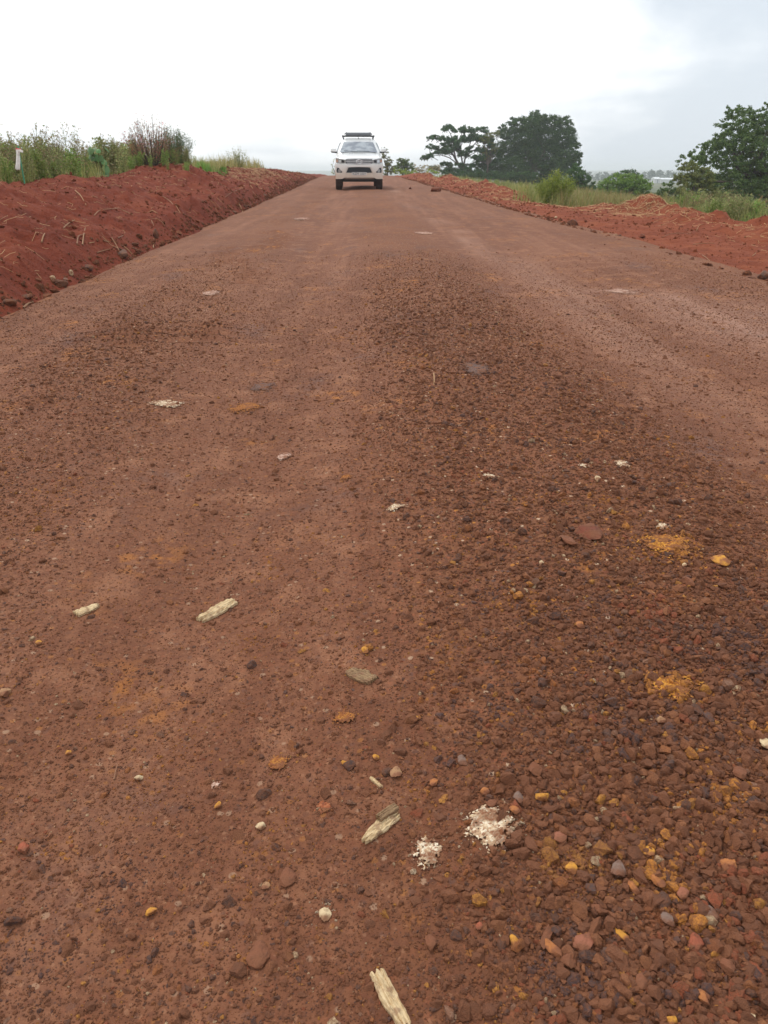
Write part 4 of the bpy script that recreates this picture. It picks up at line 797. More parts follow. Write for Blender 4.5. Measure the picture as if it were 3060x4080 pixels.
# ------------------------------------------------------------------ grass
def blades(pos, h, wd, lean, rng):
    n = len(pos); a = rng.uniform(0, 6.283, n); D_ = np.stack([np.cos(a), np.sin(a), np.zeros(n)], -1); S_ = np.stack([-np.sin(a), np.cos(a), np.zeros(n)], -1)*wd[:, None]; up_ = np.array([0, 0, 1.0]); ln = (lean*h)[:, None]
    p1 = pos+up_*h[:, None]*.55+D_*ln*.3; p2 = pos+up_*h[:, None]*.95+D_*ln
    V = np.stack([pos-S_, pos+S_, p1-S_*.75, p1+S_*.75, p2-S_*.15, p2+S_*.15], 1).reshape(-1, 3); b = np.arange(n)[:, None]*6
    return V, np.concatenate([b+[0, 1, 3, 2], b+[2, 3, 5, 4]])
def grass(name, n, side, tmin, tmax, pxr, hmul, mat, label, qr, rng, clump=None, soft=False):
    t = tmin*np.exp(rng.random(n)*math.log(tmax/tmin)); px = rng.uniform(*pxr, n); r_ = ray(0, 720); x = (px-CX_)/F_*t; y = r_[1]*t
    if clump: # gather the blades into tussocks
        gx = np.round(x/clump)*clump; gy = np.round(y/clump)*clump; jx = (h2(gx*50, gy*50, 3)-.5)*clump; jy = (h2(gx*50, gy*50, 4)-.5)*clump; x = gx+jx+(x-gx)*.45; y = gy+jy+(y-gy)*.45
    e = (-(dd(x, y)+HALF)) if side < 0 else dd(x, y)-HALF-verge_w(y)
    ok = (e > qr[0]+.35*fbm(x*1.7, y*.9, 71, 3)) & (e < qr[1]); x, y, t, e = x[ok], y[ok], t[ok], e[ok]
    z = ground_h(x, y)
    if side < 0: z = np.where(e < 4.0, np.maximum(z, bank_h(x, y)), z)
    else: z = np.where(e < 1.2, np.maximum(z, verge_h(x, y)), z)
    h = hmul*rng.uniform(.45, 1.15, len(x))*(1+.35*fbm(x*.8, y*.5, 72, 3)); h = h*(np.exp(-((x/y*F_/1.09+CX_-(pxr[0]+pxr[1])/2)/(pxr[1]-pxr[0])*2.6)**2) if soft else 1); wd = np.maximum(.0035, .00033*t)*rng.uniform(.7, 1.3, len(x))
    V, f = blades(np.stack([x, y, z-.02], -1), h, wd, rng.uniform(.1, .6, len(x)), rng); o = link(name, mesh(name, V, f), mat); return tag(o, label, 'grass', kind='stuff')
rg_ = np.random.default_rng(60)
grass('grass', 36000, -1, 8, 50, (-700, 1240), .26, LM['grass'], 'green and yellow grass among the weeds on the left', (2.35, 11), rg_, .35)
grass('pale_grass', 12000, -1, 19, 42, (770, 1230), .58, LM['grassy'], 'pale yellow grass behind the dip in the left bank', (2.3, 9), rg_, .3)
grass('lush_grass', 8000, -1, 22.5, 30, (800, 1000), .50, LM['lush'], 'patch of lush bright green grass in the dip of the left bank', (1.9, 7), rg_, .3, True)
grass('grass', 44000, 1, 12, 75, (1600, 3500), .46, LM['grass'], 'green grass beyond the red soil verge on the right', (-.05, 16), rg_, .4)
grass('pale_grass', 12000, 1, 14, 40, (2250, 2760), .56, LM['grassy'], 'tufts of pale dry grass on the right beyond the verge', (-.1, 9), rg_, .5)
# long dry grass stalks bending by the leafy tree: each is a thing
def seed_grass(px, py, t, h, lean, seed, label, n=3):
    rng = np.random.default_rng(seed); b = at(px, py, t); b[2] = float(ground_h(b[0], b[1])); root = empty('seed_grass', b); tag(root, label, 'tall grass'); hd = MB(); stm = MB()
    for i in range(n):
        l_ = lean*rng.uniform(.75, 1.2); hh = h*rng.uniform(.8, 1.05); s = np.linspace(0, 1, 9); P_ = np.stack([l_*hh*s**2.2+i*.03, rng.normal()*.1*s, hh*(s-.18*abs(lean)*s**3)], -1); V, f = tube(P_, np.linspace(.007, .0025, 9), 4); stm.add(V, f)
        for q in range(46):
            u = rng.uniform(.62, 1); c = np.array([np.interp(u, s, P_[:, k]) for k in range(3)]); e = c+np.array([np.sign(l_)*.035, rng.normal()*.012, rng.uniform(-.03, .03)]); V, f = tube([c, e], [.004, .0015], 3); hd.add(V, f)
    stm.build('stalks', LM['grassy'], root); hd.build('seed_heads', M['straw'], root)
for a in [(2712, 806, 19, .62, .85, 71, 'dry grass stalks leaning right above the straw-covered soil mound', 4), (2880, 824, 18, .82, .22, 72, 'single tall straight dry grass stalk before the leafy tree', 1), (2968, 820, 17, .68, .55, 73, 'clump of bending dry grass stalks behind the right soil mounds', 5), (2985, 830, 16.5, .72, .28, 74, 'pair of steep dry grass stalks beside the bending clump', 2), (3040, 830, 16, .62, .6, 75, 'dry grass stalks at the right edge of the photo', 4)]: seed_grass(*a)
# ------------------------------------------------------------------ marker stake with a torn white cloth
def marker():
    b = at(93, 702, 10.6); b[2] = max(float(ground_h(b[0], b[1])), float(bank_h(b[0], b[1])))-.05; top = at(72, 582, 10.6)-b; root = empty('marker_stake', b); tag(root, 'thin green stake with a torn white and red cloth strip', 'marker stake')
    grn = simple('green_paint', lin(72, 148, 112), .6, .3); cl = NT('white_cloth'); z_ = cl.n('ShaderNodeSeparateXYZ', {0: cl.coord()}).outputs[2]; nz = cl.noise(cl.coord(), 14, 3).outputs[0]
    c0 = cl.mix(cl.rng(nz, .5, .72, 0, .45), lin(222, 214, 206), lin(150, 132, 118)); cl.bsdf(cl.mix(cl.rng(z_, top[2]-.055, top[2]-.035), c0, lin(206, 92, 96)), .9, .1)
    V, f = tube([(0, 0, -.1), top*.5, top], [.010, .009, .009], 6); MB().add(V, f).build('post', grn, root)
    ctl = [(at(62, 590, 10.52)-b), (at(90, 601, 10.52)-b)]; mb = MB(); nu, nv = 9, 22; V = []
    for j in range(nv):
        v = j/(nv-1); y1 = 590+v*82; xl = 62+1.5*math.sin(v*4); xr = np.interp(v, [0, .1, .25, .6, 1.0], [84, 80, 77, 80, 81])
        for i in range(nu):
            u = i/(nu-1); p_ = at(xl+(xr-xl)*u, y1+u*(8 if v > .9 else 3)+v*2*math.sin(u*5), 10.52)-b; p_[1] += .012*math.sin(u*7+v*3); V.append(p_)
    mb.add(V, grid_faces(nv, nu)); V = []
    for j in range(5):
        for i in range(8):
            u = i/7; p_ = at(70+u*22, 590+u*10+j*3.0*(1-.2*u), 10.47)-b; p_[1] += .01*math.sin(u*6); V.append(p_)
    mb.add(V, grid_faces(5, 8)); o = mb.build('cloth', cl.m, root, smooth=True); so = o.modifiers.new('thick', 'SOLIDIFY'); so.thickness = .003
marker()
#PART3
# ------------------------------------------------------------------ far landscape
def far_woods():
    rng = np.random.default_rng(80); mb = MB()
    for i in range(230):
        px = rng.uniform(2150, 3300); t = rng.uniform(540, 720); b = at(px, 716, t); z0 = float(ground_h(b[0], b[1])); top = EYE+ray(px, 690-9*abs(math.sin(px*.013))*rng.random()-7*(2560 < px < 2680)+rng.uniform(-4, 12))[2]*t
        h = max(3.0, top-z0); rad = rng.uniform(1.6, 3.2); n = 60
        c = np.array([b[0], b[1], z0]); u = rng.random(n)**.7; C = c+np.stack([rng.normal(size=n)*rad*.6*(1.15-u), rng.normal(size=n)*rad*.6, h*(.15+.85*u)], -1)
        V, f = leaves(C, 1.5, .3, .55, rng); mb.add(V, f)
    o = mb.build('far_woods', LM['far']); tag(o, 'distant blue-grey line of woods across the valley', 'woods', kind='stuff')
far_woods()
def greenhouse(px0, px1, t, label, hgt=2.2):
    a = at(px0, 720, t); b = at(px1, 720, t); z = (EYE+ray(px0, 722)[2]*t); root = empty('farm_shed', (a[0], a[1], z)); tag(root, label, 'shed'); wd = b[0]-a[0]
    wm = simple('shed_wall', lin(196, 198, 198), .7, .2); rm = simple('shed_roof', lin(226, 230, 232), .5, .3, var=.05); dm = simple('shed_door', lin(120, 124, 128), .7, .2)
    def box(x0, x1, y0, y1, z0, z1):
        return [(x, y, zz) for zz in (z0, z1) for y in (y0, y1) for x in (x0, x1)], [(0, 2, 3, 1), (4, 5, 7, 6), (0, 1, 5, 4), (2, 6, 7, 3), (0, 4, 6, 2), (1, 3, 7, 5)]
    MB().add(*box(0, wd, 0, 8, -3, hgt*.62)).build('wall', wm, root)
    e = .25; mb = MB(); mb.add([(-e, -e, hgt*.60), (wd+e, -e, hgt*.60), (wd+e, 4, hgt), (-e, 4, hgt), (wd+e, 8+e, hgt*.60), (-e, 8+e, hgt*.60)], [(0, 1, 2, 3), (3, 2, 4, 5), (0, 5, 4, 1)]); mb.add([(-e, -e, hgt*.60), (-e, 4, hgt), (-e, 8+e, hgt*.60), (wd+e, -e, hgt*.60), (wd+e, 8+e, hgt*.60), (wd+e, 4, hgt)], [(0, 1, 2), (3, 4, 5)]); mb.build('roof', rm, root)
    MB().add(*box(wd*.4, wd*.6, -.06, .05, -2, hgt*.4)).build('door', dm, root)
greenhouse(2609, 2631, 500, 'long white shed with pale roof before the far woods', 2.4)
greenhouse(2634, 2720, 520, 'long grey-white shed half hidden behind the olive shrub', 2.0)
# ------------------------------------------------------------------ stones on the road
def stone_mesh(seed, w_, l_, h_, ang):
    rng = np.random.default_rng(seed); bm = bmesh.new(); bmesh.ops.create_icosphere(bm, subdivisions=3, radius=1)
    pl = [Vector(rng.normal(size=3)).normalized() for _ in range(9)]; dp = rng.uniform(.55, .85, 9)
    for v in bm.verts:
        p = v.co.normalized(); r_ = 1.0
        for n_, d_ in zip(pl, dp):
            q = p.dot(n_)
            if q > .05: r_ = min(r_, d_/q*(.8+.2*(1-ang)) if ang > .3 else max(d_/q, .9))
        k = 1+.10*float(fbm(p.x*2.2+seed, p.y*2.2+p.z*1.7, seed, 3)); v.co = p*r_*k
        v.co.x *= w_; v.co.y *= l_; v.co.z *= h_
    me = bpy.data.meshes.new('stone'); bm.to_mesh(me); bm.free()
    for p in me.polygons: p.use_smooth = True
    me.set_sharp_from_angle(angle=R(24)); return me
SM = {'brown': stone_mat('stone_brown', lin(122, 76, 53), lin(98, 62, 44)), 'red': stone_mat('stone_red', lin(160, 86, 62), lin(120, 66, 50)), 'orange': stone_mat('stone_orange', lin(176, 112, 62), lin(132, 80, 54)), 'yellow': stone_mat('stone_yellow', lin(206, 146, 54), lin(164, 104, 52)),
      'tan': stone_mat('stone_tan', lin(168, 130, 94), lin(128, 88, 66)), 'cream': stone_mat('stone_cream', lin(216, 194, 154), lin(178, 146, 112)), 'grey': stone_mat('stone_grey', lin(122, 104, 94), lin(94, 76, 68)), 'dark': stone_mat('stone_dark', lin(84, 70, 64), lin(98, 68, 54)), 'pink': stone_mat('stone_pink', lin(150, 94, 72), lin(124, 78, 58)),
      'clod': stone_mat('soil_clod', lin(112, 58, 44), lin(86, 46, 36), .95), 'darkclod': stone_mat('dark_clod', lin(82, 58, 50), lin(104, 70, 56), .95)}
sseed = 100
def stone(px, py, wp, lp, mat, label, rot=0.0, flat=.6, sink=.3, fn=None, name='stone', cat='stone', ang=.6, group=None):
    """wp, lp: size in photo pixels across and along; lp is measured on the ground plane, rot turns it on the ground"""
    global sseed; sseed += 1; fn_ = fn or (lambda x, y: road_h(x, y, False)); c, t = hit(px, py+wp*.25, fn_); w_ = wp/F_*t*.5; l_ = lp/F_*t*.5
    h_ = min(w_, l_)*flat*1.15; o = link(name, stone_mesh(sseed, w_*1.08, l_*1.08, h_, ang), SM[mat]); o.location = (c[0], c[1], c[2]+h_*(1-sink*2)+.002); o.rotation_euler = (0, 0, rot); tag(o, label, cat, group)
ST = [(1841, 3024, 50, 60, 'grey', 'flat grey stone slab above the white stone patches'), (2138, 3060, 66, 70, 'brown', 'rounded brown stone above the right white patch, largest there'), (1730, 3120, 36, 42, 'orange', 'small orange-brown stone right of the thin pale splinter'),
      (1933, 3147, 42, 40, 'orange', 'orange-brown stone directly above the larger white patch'), (1957, 3198, 40, 46, 'brown', 'blocky brown stone touching the top of the larger white patch'), (2068, 3178, 50, 70, 'grey', 'tall grey-brown stone up right of the larger white patch'),
      (2162, 3173, 58, 60, 'yellow', 'knobbly yellow-brown stone right of the grey-brown one'), (2053, 3222, 52, 52, 'orange', 'orange stone just right of the blocky brown stone'), (2227, 3328, 58, 66, 'pink', 'pinkish red stone right of the larger white patch'), (1933, 3346, 26, 28, 'brown', 'small round brown stone lying on the larger white patch'),
      (2270, 3458, 54, 60, 'yellow', 'half yellow half grey stone in the ochre stained gravel'), (2174, 3728, 42, 130, 'brown', 'long narrow brown stone lying beside the long orange one', -.5), (2200, 3771, 46, 120, 'orange', 'long orange stone below the narrow brown stone', .5), (2048, 3747, 46, 56, 'yellow', 'chunky yellow-orange stone left of the two long stones'),
      (1713, 3752, 48, 70, 'brown', 'pointed brown stone below the smaller white patch', .4), (1909, 3690, 30, 34, 'red', 'small brick red stone below the white patches'), (2323, 3747, 92, 130, 'pink', 'broad flat pinkish brown slab near the bottom right'), (2456, 3460, 68, 90, 'grey', 'pointed angular grey stone, sharpest of the right gravel'),
      (2520, 3538, 46, 62, 'orange', 'egg-shaped orange stone below the pointed grey stone'), (2615, 3507, 60, 70, 'orange', 'yellowish brown block right of the pointed grey stone'), (2262, 3819, 64, 86, 'brown', 'big dusty brown stone under the long orange stone'), (2482, 3727, 44, 80, 'yellow', 'upright yellow-brown stone right of the broad pinkish slab'),
      (2818, 3628, 60, 84, 'grey', 'tilted brown and grey stone near the right edge', .6), (2771, 3756, 66, 90, 'red', 'rough orange-red clod low in the right gravel'), (2800, 3975, 48, 70, 'orange', 'smooth orange stone at the bottom right', .3), (2988, 4056, 42, 50, 'cream', 'cream stone in the bottom right corner'), (2670, 4066, 50, 60, 'yellow', 'yellow pointed stone on the bottom edge'),
      (2447, 3790, 78, 90, 'dark', 'dark grey flat stone sunk between the brown ones'), (2586, 3391, 52, 54, 'yellow', 'brown stone with a yellow face above the pointed grey stone'), (2268, 2156, 50, 110, 'brown', 'oblong brown stone left of the large yellow clay patch', .7), (2870, 2220, 72, 90, 'yellow', 'flat yellow rock right of the large yellow clay patch'),
      (2724, 2252, 22, 30, 'cream', 'small white stone below the large yellow clay patch'), (2157, 2243, 22, 32, 'cream', 'small pale stone below the oblong brown stone'), (2742, 2318, 46, 70, 'brown', 'brown triangular stone below the small white stone'), (2311, 2486, 34, 46, 'orange', 'single bright orange stone mid-right in the gravel'),
      (2635, 2868, 40, 46, 'tan', 'round tan stone below the lower yellow clay patch'), (3049, 2966, 54, 90, 'cream', 'cream stone cut by the right edge of the photo'), (2340, 2100, 110, 190, 'clod', 'flat brown rock slab sunk in the gravel', 0), (553, 3101, 34, 38, 'cream', 'round cream pebble on the packed left track'),
      (22, 2756, 46, 60, 'tan', 'tan stone at the left edge of the photo'), (155, 2560, 22, 32, 'yellow', 'small yellow pebble below the small splinter on the left'), (275, 2998, 28, 36, 'yellow', 'yellow pebble left of the round cream pebble'), (604, 3629, 46, 42, 'yellow', 'bright yellow stone alone on the lower left track'),
      (1040, 3290, 42, 46, 'cream', 'pale grey-white crusty stone left of the split wood piece'), (1143, 3480, 74, 90, 'brown', 'flat square brown stone sunk left of the white patches'), (1293, 3638, 56, 62, 'cream', 'crumbly cream stone below the flat square stone'), (868, 3209, 34, 36, 'yellow', 'yellow stone left of the orange-red stain'),
      (100, 3376, 52, 60, 'red', 'orange-red stone low on the left edge'), (1035, 3778, 112, 120, 'brown', 'wide flat brown stone sunk low in the middle'), (1062, 3525, 32, 40, 'tan', 'small round tan stone under the flat square stone'), (1497, 3018, 30, 34, 'yellow', 'bright yellow crumb of stone above the thin pale splinter'),
      (1661, 2861, 22, 30, 'yellow', 'small orange-yellow pebble right of the bark chip'), (1580, 3072, 52, 70, 'tan', 'flat tan stone above the thin pale splinter'), (1455, 2592, 36, 44, 'yellow', 'yellow stone just above the bark chip'), (1374, 3042, 28, 34, 'yellow', 'dull yellow pebble beside the bright yellow crumb'), (2380, 1905, 30, 60, 'cream', 'white stone at the far end of the loose gravel'),
      (2950, 3080, 60, 80, 'brown', 'rounded brown stone by the right edge under the cream stone'), (2720, 3560, 52, 60, 'pink', 'pink-brown stone right of the yellowish block'), (2900, 3440, 62, 80, 'orange', 'orange streaked stone high on the right gravel'), (2560, 3900, 56, 80, 'brown', 'brown stone near the bottom, right of the dark flat stone'),
      (2660, 3660, 60, 70, 'grey', 'blue-grey stone between the pink stone and the orange clod'), (2380, 3620, 48, 60, 'brown', 'brown stone just under the ochre stained gravel'), (2900, 3850, 64, 80, 'brown', 'blunt brown stone near the bottom right corner')]
for a in ST: stone(*a[:6], rot=(a[6] if len(a) > 6 else RNG.uniform(-.6, .6)), flat=.28 if ('flat' in a[5] or 'slab' in a[5]) else .62, sink=.42 if 'sunk' in a[5] else .28)
# clods and rocks along the two road edges
for a in [(1737, 758, 38, 40, 'clod', 'round dark soil clod at the right road edge beyond the truck', verge_h, .9, .25), (2280, 886, 52, 60, 'darkclod', 'brown boulder on the right road edge, half way up', verge_h, .75, .3), (2452, 940, 20, 30, 'cream', 'small pale rock beside a dark one on the right road edge', verge_h, .9, .2), (2470, 944, 20, 30, 'darkclod', 'small dark rock beside the pale one on the right road edge', verge_h, .8, .2),
          (3045, 1098, 62, 80, 'dark', 'dark boulder on the road edge, cut by the right border', verge_h, .75, .25), (2560, 940, 26, 30, 'clod', 'dark red clod on the smooth soil of the right verge', verge_h, .7, .25), (493, 1014, 42, 60, 'dark', 'dark oval rock at the foot of the left bank', bank_h, .8, .25), (622, 945, 20, 40, 'darkclod', 'dark upright clod leaning on the left bank', bank_h, 1.8, .1),
          (352, 1062, 40, 70, 'darkclod', 'long dark clod at the foot of the left bank', bank_h, .6, .3), (285, 1095, 20, 26, 'cream', 'white chunk with a sharp tip at the foot of the left bank', bank_h, 1.1, .1), (212, 1112, 26, 30, 'cream', 'white broken chunk lying left of the grey chunk', bank_h, .8, .2), (262, 1118, 24, 30, 'grey', 'grey chunk between two white chunks by the left bank', bank_h, .8, .2),
          (40, 1205, 46, 60, 'darkclod', 'dark rubble lump at the lower left end of the bank', bank_h, .7, .3), (110, 1180, 40, 50, 'darkclod', 'dark rubble lump right of the lowest one by the left bank', bank_h, .7, .3), (1183, 728, 14, 16, 'darkclod', 'small dark clod near the far end of the left bank', bank_h, .9, .2), (2215, 868, 14, 16, 'cream', 'tiny white stone on the right road edge above the boulder', verge_h, .8, .2), (1635, 752, 14, 16, 'clod', 'small red clod left of the round dark clod', verge_h, .9, .2)]:
    stone(*a[:6], rot=RNG.uniform(-.6, .6), flat=a[7], sink=a[8], fn=a[6], name='clod' if 'clod' in a[4] else 'rock', cat='clod' if 'clod' in a[4] else 'rock', ang=.4)
# more clods, alike in look, along both edges
rk_ = np.random.default_rng(90)
for k in range(46):
    s_ = -1 if k % 2 else 1; y = math.exp(rk_.uniform(math.log(5.2), math.log(40))); q = abs(rk_.normal(0, .07))+.02; fn = bank_h if s_ < 0 else verge_h; x = float(XC(y))+s_*(HALF+q); rr = rk_.uniform(.02, .06)*(1 if y < 15 else 1.25)
    if k < 3: proto = stone_mesh(700+k, 1, .9, .7, .4)
    protos = globals().setdefault('PROT', []); 
    if k < 3: proto.materials.append(SM['darkclod']); protos.append(proto)
    o = bpy.data.objects.new('edge_clod', protos[k % 3]); COL.objects.link(o); o.location = (x, y, float(fn(x, y))+rr*.25); o.scale = (rr, rr*rk_.uniform(.7, 1.5), rr*rk_.uniform(.7, 1.1)); o.rotation_euler = (rk_.normal()*.3, rk_.normal()*.3, rk_.uniform(0, 6.28))
    tag(o, 'small dark rubble clod in the row at the foot of the left bank' if s_ < 0 else 'small dark rubble clod in the row along the right road edge', 'clod', 'rubble clods at the left bank foot' if s_ < 0 else 'rubble clods along the right road edge')
# ------------------------------------------------------------------ patches of crushed rock
PM = {'white': patch_mat('crushed_white', [(212, 190, 160), (200, 174, 142), (222, 206, 180), (184, 152, 122), (160, 122, 96)]), 'yellow': patch_mat('crushed_yellow', [(190, 130, 54), (172, 112, 52), (200, 142, 64), (146, 92, 54), (134, 86, 58)]), 'grey': patch_mat('crushed_grey', [(104, 88, 84), (118, 96, 88), (88, 76, 76), (124, 92, 74)]), 'red': patch_mat('crushed_red', [(156, 92, 62), (146, 84, 58), (168, 106, 74), (132, 80, 58)]),
      'stain': patch_mat('ochre_stain', [(160, 104, 56), (146, 92, 54), (172, 116, 60), (134, 84, 56)]), 'pale': patch_mat('crushed_pale', [(190, 156, 138), (176, 142, 124), (204, 174, 156), (160, 122, 104)])}
def patch(px, py, wp, hp, mat, label, seed, amp=.006):
    c, t = hit(px, py); a_, _ = hit(px, py-hp/2); b_, _ = hit(px, py+hp/2); rx = wp/2/F_*t*1.4; ry = (a_[1]-b_[1])/2*1.4; n = 56
    gx, gy = np.meshgrid(np.linspace(-1.2, 1.2, n), np.linspace(-1.2, 1.2, n)); X = c[0]+gx*rx; Y = c[1]+gy*ry; m = 1-np.sqrt(gx**2+gy**2); nz = fbm(gx*1.9+seed*3.1, gy*1.9, seed, 4)+.55*fbm(gx*7, gy*7+seed, seed+9, 3)
    k = np.clip(m*1.5+nz*.55-.02, 0, 1); s = min(1.0, (rx*.12+.002)/.006); z = road_h(X, Y)+(.0022 if s > .75 else .0008)+k*amp*s**3*.8+.0012*fbm(gx*16, gy*16, seed+5, 2)*s**3
    o = link('rock_patch', mesh('rock_patch', np.stack([X, Y, z], -1)-c, grid_faces(n, n), smooth=False), PM[mat], loc=c); fattr(o.data, 'cover', k*(.95 if s > .75 else .72)); tag(o, label, 'rock patch')
for i, a in enumerate([(1955, 3310, 215, 170, 'white', 'larger white crushed rock patch in the lower middle'), (1700, 3395, 110, 115, 'white', 'smaller bright white crushed patch left of the larger one'), (2655, 2180, 235, 80, 'yellow', 'large yellow clay patch in the right gravel'), (2685, 2735, 200, 105, 'yellow', 'lower yellow clay patch with a brown centre on the right'),
         (980, 1625, 105, 38, 'stain', 'faded yellow patch on the left wheel track'), (665, 1612, 115, 26, 'white', 'thin white smear left of the faded yellow patch'), (1130, 1823, 56, 30, 'pale', 'pale grey flat patch on the left wheel track'), (1370, 2865, 95, 55, 'stain', 'small yellow stain left below the bark chip'), (1110, 3040, 80, 60, 'stain', 'pale yellow crumbled patch in the lower left middle'),
         (1583, 2025, 75, 24, 'white', 'white smear in the middle of the road'), (1900, 1475, 110, 46, 'grey', 'dark grey crushed patch where the loose gravel starts'), (2475, 1163, 100, 20, 'pale', 'long pale scrape on the right side of the road'), (840, 1168, 58, 20, 'pale', 'pale scrape on the left side of the road, far up'), (1290, 3220, 66, 50, 'red', 'orange-red crushed stain in the lower middle'),
         (1040, 1545, 100, 34, 'grey', 'faint grey patch above the faded yellow one'), (1380, 1905, 46, 20, 'stain', 'small yellow smear right of the pale grey patch'), (1690, 930, 70, 10, 'pale', 'thin pale scrape in front of the truck'), (1200, 872, 60, 9, 'pale', 'thin pale scrape near the left bank, far up'), (860, 3130, 40, 34, 'pale', 'small whitish crumble beside the lower left track'), (2640, 2098, 50, 26, 'white', 'white crumble above the large yellow clay patch'),
         (2480, 1850, 54, 24, 'white', 'white crumbs at the upper end of the loose gravel'), (2330, 1770+90, 40, 18, 'white', 'small white crumb left of the white crumbs'), (1950, 1900, 46, 22, 'white', 'white specks in the middle of the loose gravel')]): patch(*a, 200+i*7)
# ------------------------------------------------------------------ wood pieces
WM = {'pale': wood_mat('pale_wood', lin(214, 190, 150), lin(186, 158, 118)), 'bark': wood_mat('bark_chip', lin(152, 124, 92), lin(122, 96, 72))}
def chip(pa, pb, wp, thick, mat, label, seed, name='wood_splinter', jag=.12, taper=(1, 1), lift=0.0, parent=None):
    rng = np.random.default_rng(seed); A, ta = hit(*pa); B, tb_ = hit(*pb); ax = B-A; Ln = np.linalg.norm(ax); ax = ax/Ln; side = np.cross(ax, [0, 0, 1.0]); side /= np.linalg.norm(side); up_ = np.cross(side, ax)
    view = ray((pa[0]+pb[0])/2, (pa[1]+pb[1])/2); view /= np.linalg.norm(view); proj = math.sqrt(max(.05, 1-abs(np.dot(side, view))**2)); W_ = wp/F_*(ta+tb_)/2/max(proj, .55)
    nu, nv = 34, 11; jo0 = rng.uniform(0, jag, nv)*(rng.random(nv) > .2); jo1 = rng.uniform(0, jag, nv)*(rng.random(nv) > .2); col_h = rng.uniform(.45, 1.0, nv); V = []
    e0 = fbm(np.linspace(0, 4, nu), 0, seed, 4)*.22; e1 = fbm(np.linspace(0, 4, nu), 5, seed+3, 4)*.22
    for lay in (1, 0):
        for j in range(nv):
            v = j/(nv-1)-.5
            for i in range(nu):
                u = i/(nu-1); uu = jo0[j]+(1-jo0[j]-jo1[j])*u; wd = np.interp(u, [0, .5, 1], [taper[0], 1, taper[1]])*(1+(e0[i] if v < 0 else e1[i])); arch = math.sqrt(max(0, 1-(2*v)**2*.9)); hh = thick*(arch*col_h[j]*.7+.3)*lay+.35*thick*vnoise(u*14, j*3.1, seed)*lay
                V.append(A+ax*Ln*uu+side*(W_*v*wd*(1 if lay else .92)+.06*W_*math.sin(u*3+seed))+up_*(hh+(-.003 if not lay else .001)+lift))
    V = np.array(V); n0 = nu*nv; gf = grid_faces(nv, nu); F1 = gf[:, ::-1]; F2 = gf+n0; rim = [i for i in range(nu)]+[j*nu+nu-1 for j in range(1, nv)]+[(nv-1)*nu+i for i in range(nu-2, -1, -1)]+[j*nu for j in range(nv-2, 0, -1)]
    Fs = np.array([(rim[k], rim[(k+1) % len(rim)], rim[(k+1) % len(rim)]+n0, rim[k]+n0) for k in range(len(rim))]); me = mesh(name, V-A, [np.concatenate([F1, F2, Fs])]); bm = bmesh.new(); bm.from_mesh(me); bmesh.ops.recalc_face_normals(bm, faces=bm.faces); bm.to_mesh(me); bm.free()
    # wood grain runs along local x
    M3 = Matrix((tuple(ax), tuple(-side), tuple(up_))); me.transform(M3.to_4x4()); o = link(name, me, WM[mat]); o.matrix_world = Matrix.Translation(Vector(A)) @ M3.inverted().to_4x4()
    if label: tag(o, label, 'wood piece')
    return o
chip((300, 2452), (392, 2413), 30, .007, 'pale', 'small pale wood splinter near the left edge of the road', 301, taper=(.9, .6))
chip((790, 2478), (930, 2400), 44, .011, 'pale', 'pale split wood splinter on the packed left track', 302, taper=(.75, .95), jag=.10)
chip((1392, 2676), (1486, 2722), 60, .010, 'bark', 'grey-brown piece of bark in the middle of the road', 303, 'bark_chip', jag=.10, taper=(.6, .8))
chip((1478, 3102), (1520, 3142), 13, .004, 'pale', 'thin short white splinter above the split wood piece', 304, jag=.05)
c5 = chip((1450, 3362), (1583, 3246), 54, .009, 'pale', 'broken pale wood piece with bark left of the white patches', 305, 'wood_piece', jag=.16, taper=(.7, .9))
c5b = chip((1510, 3284), (1582, 3234), 30, .005, 'bark', None, 306, 'bark', jag=.08, lift=.010); mw = c5b.matrix_world.copy(); c5b.parent = c5; c5b.matrix_parent_inverse = Matrix.Identity(4); c5b.matrix_basis = c5.matrix_basis.inverted() @ mw
chip((1496, 3880), (1625, 4110), 66, .010, 'pale', 'long pale wood piece cut by the bottom edge of the photo', 307, 'wood_piece', jag=.07, taper=(.95, .7))
def stalk(pts, label, fn, rad=.006, lift=.012, mat='straw', group=None, name='dry_stalk'):
    P_ = []
    for k, (px, py) in enumerate(pts):
        c, t = hit(px, py, fn); P_.append(c+[0, 0, lift*(1.5 if 0 < k < len(pts)-1 else .6)])
    P_ = np.array(P_); s = np.linspace(0, len(P_)-1, 4*(len(P_)-1)+1); Q = np.stack([np.interp(s, range(len(P_)), P_[:, q]) for q in range(3)], -1)
    if len(P_) > 2: Q[1:-1] = (Q[:-2]+2*Q[1:-1]+Q[2:])/4
    V, f = tube(Q-Q[0], np.linspace(rad, rad*.6, len(Q)), 5); o = link(name, mesh(name, V, f), M['straw'], loc=Q[0]); tag(o, label, 'dry stalk', group)
K = .7233
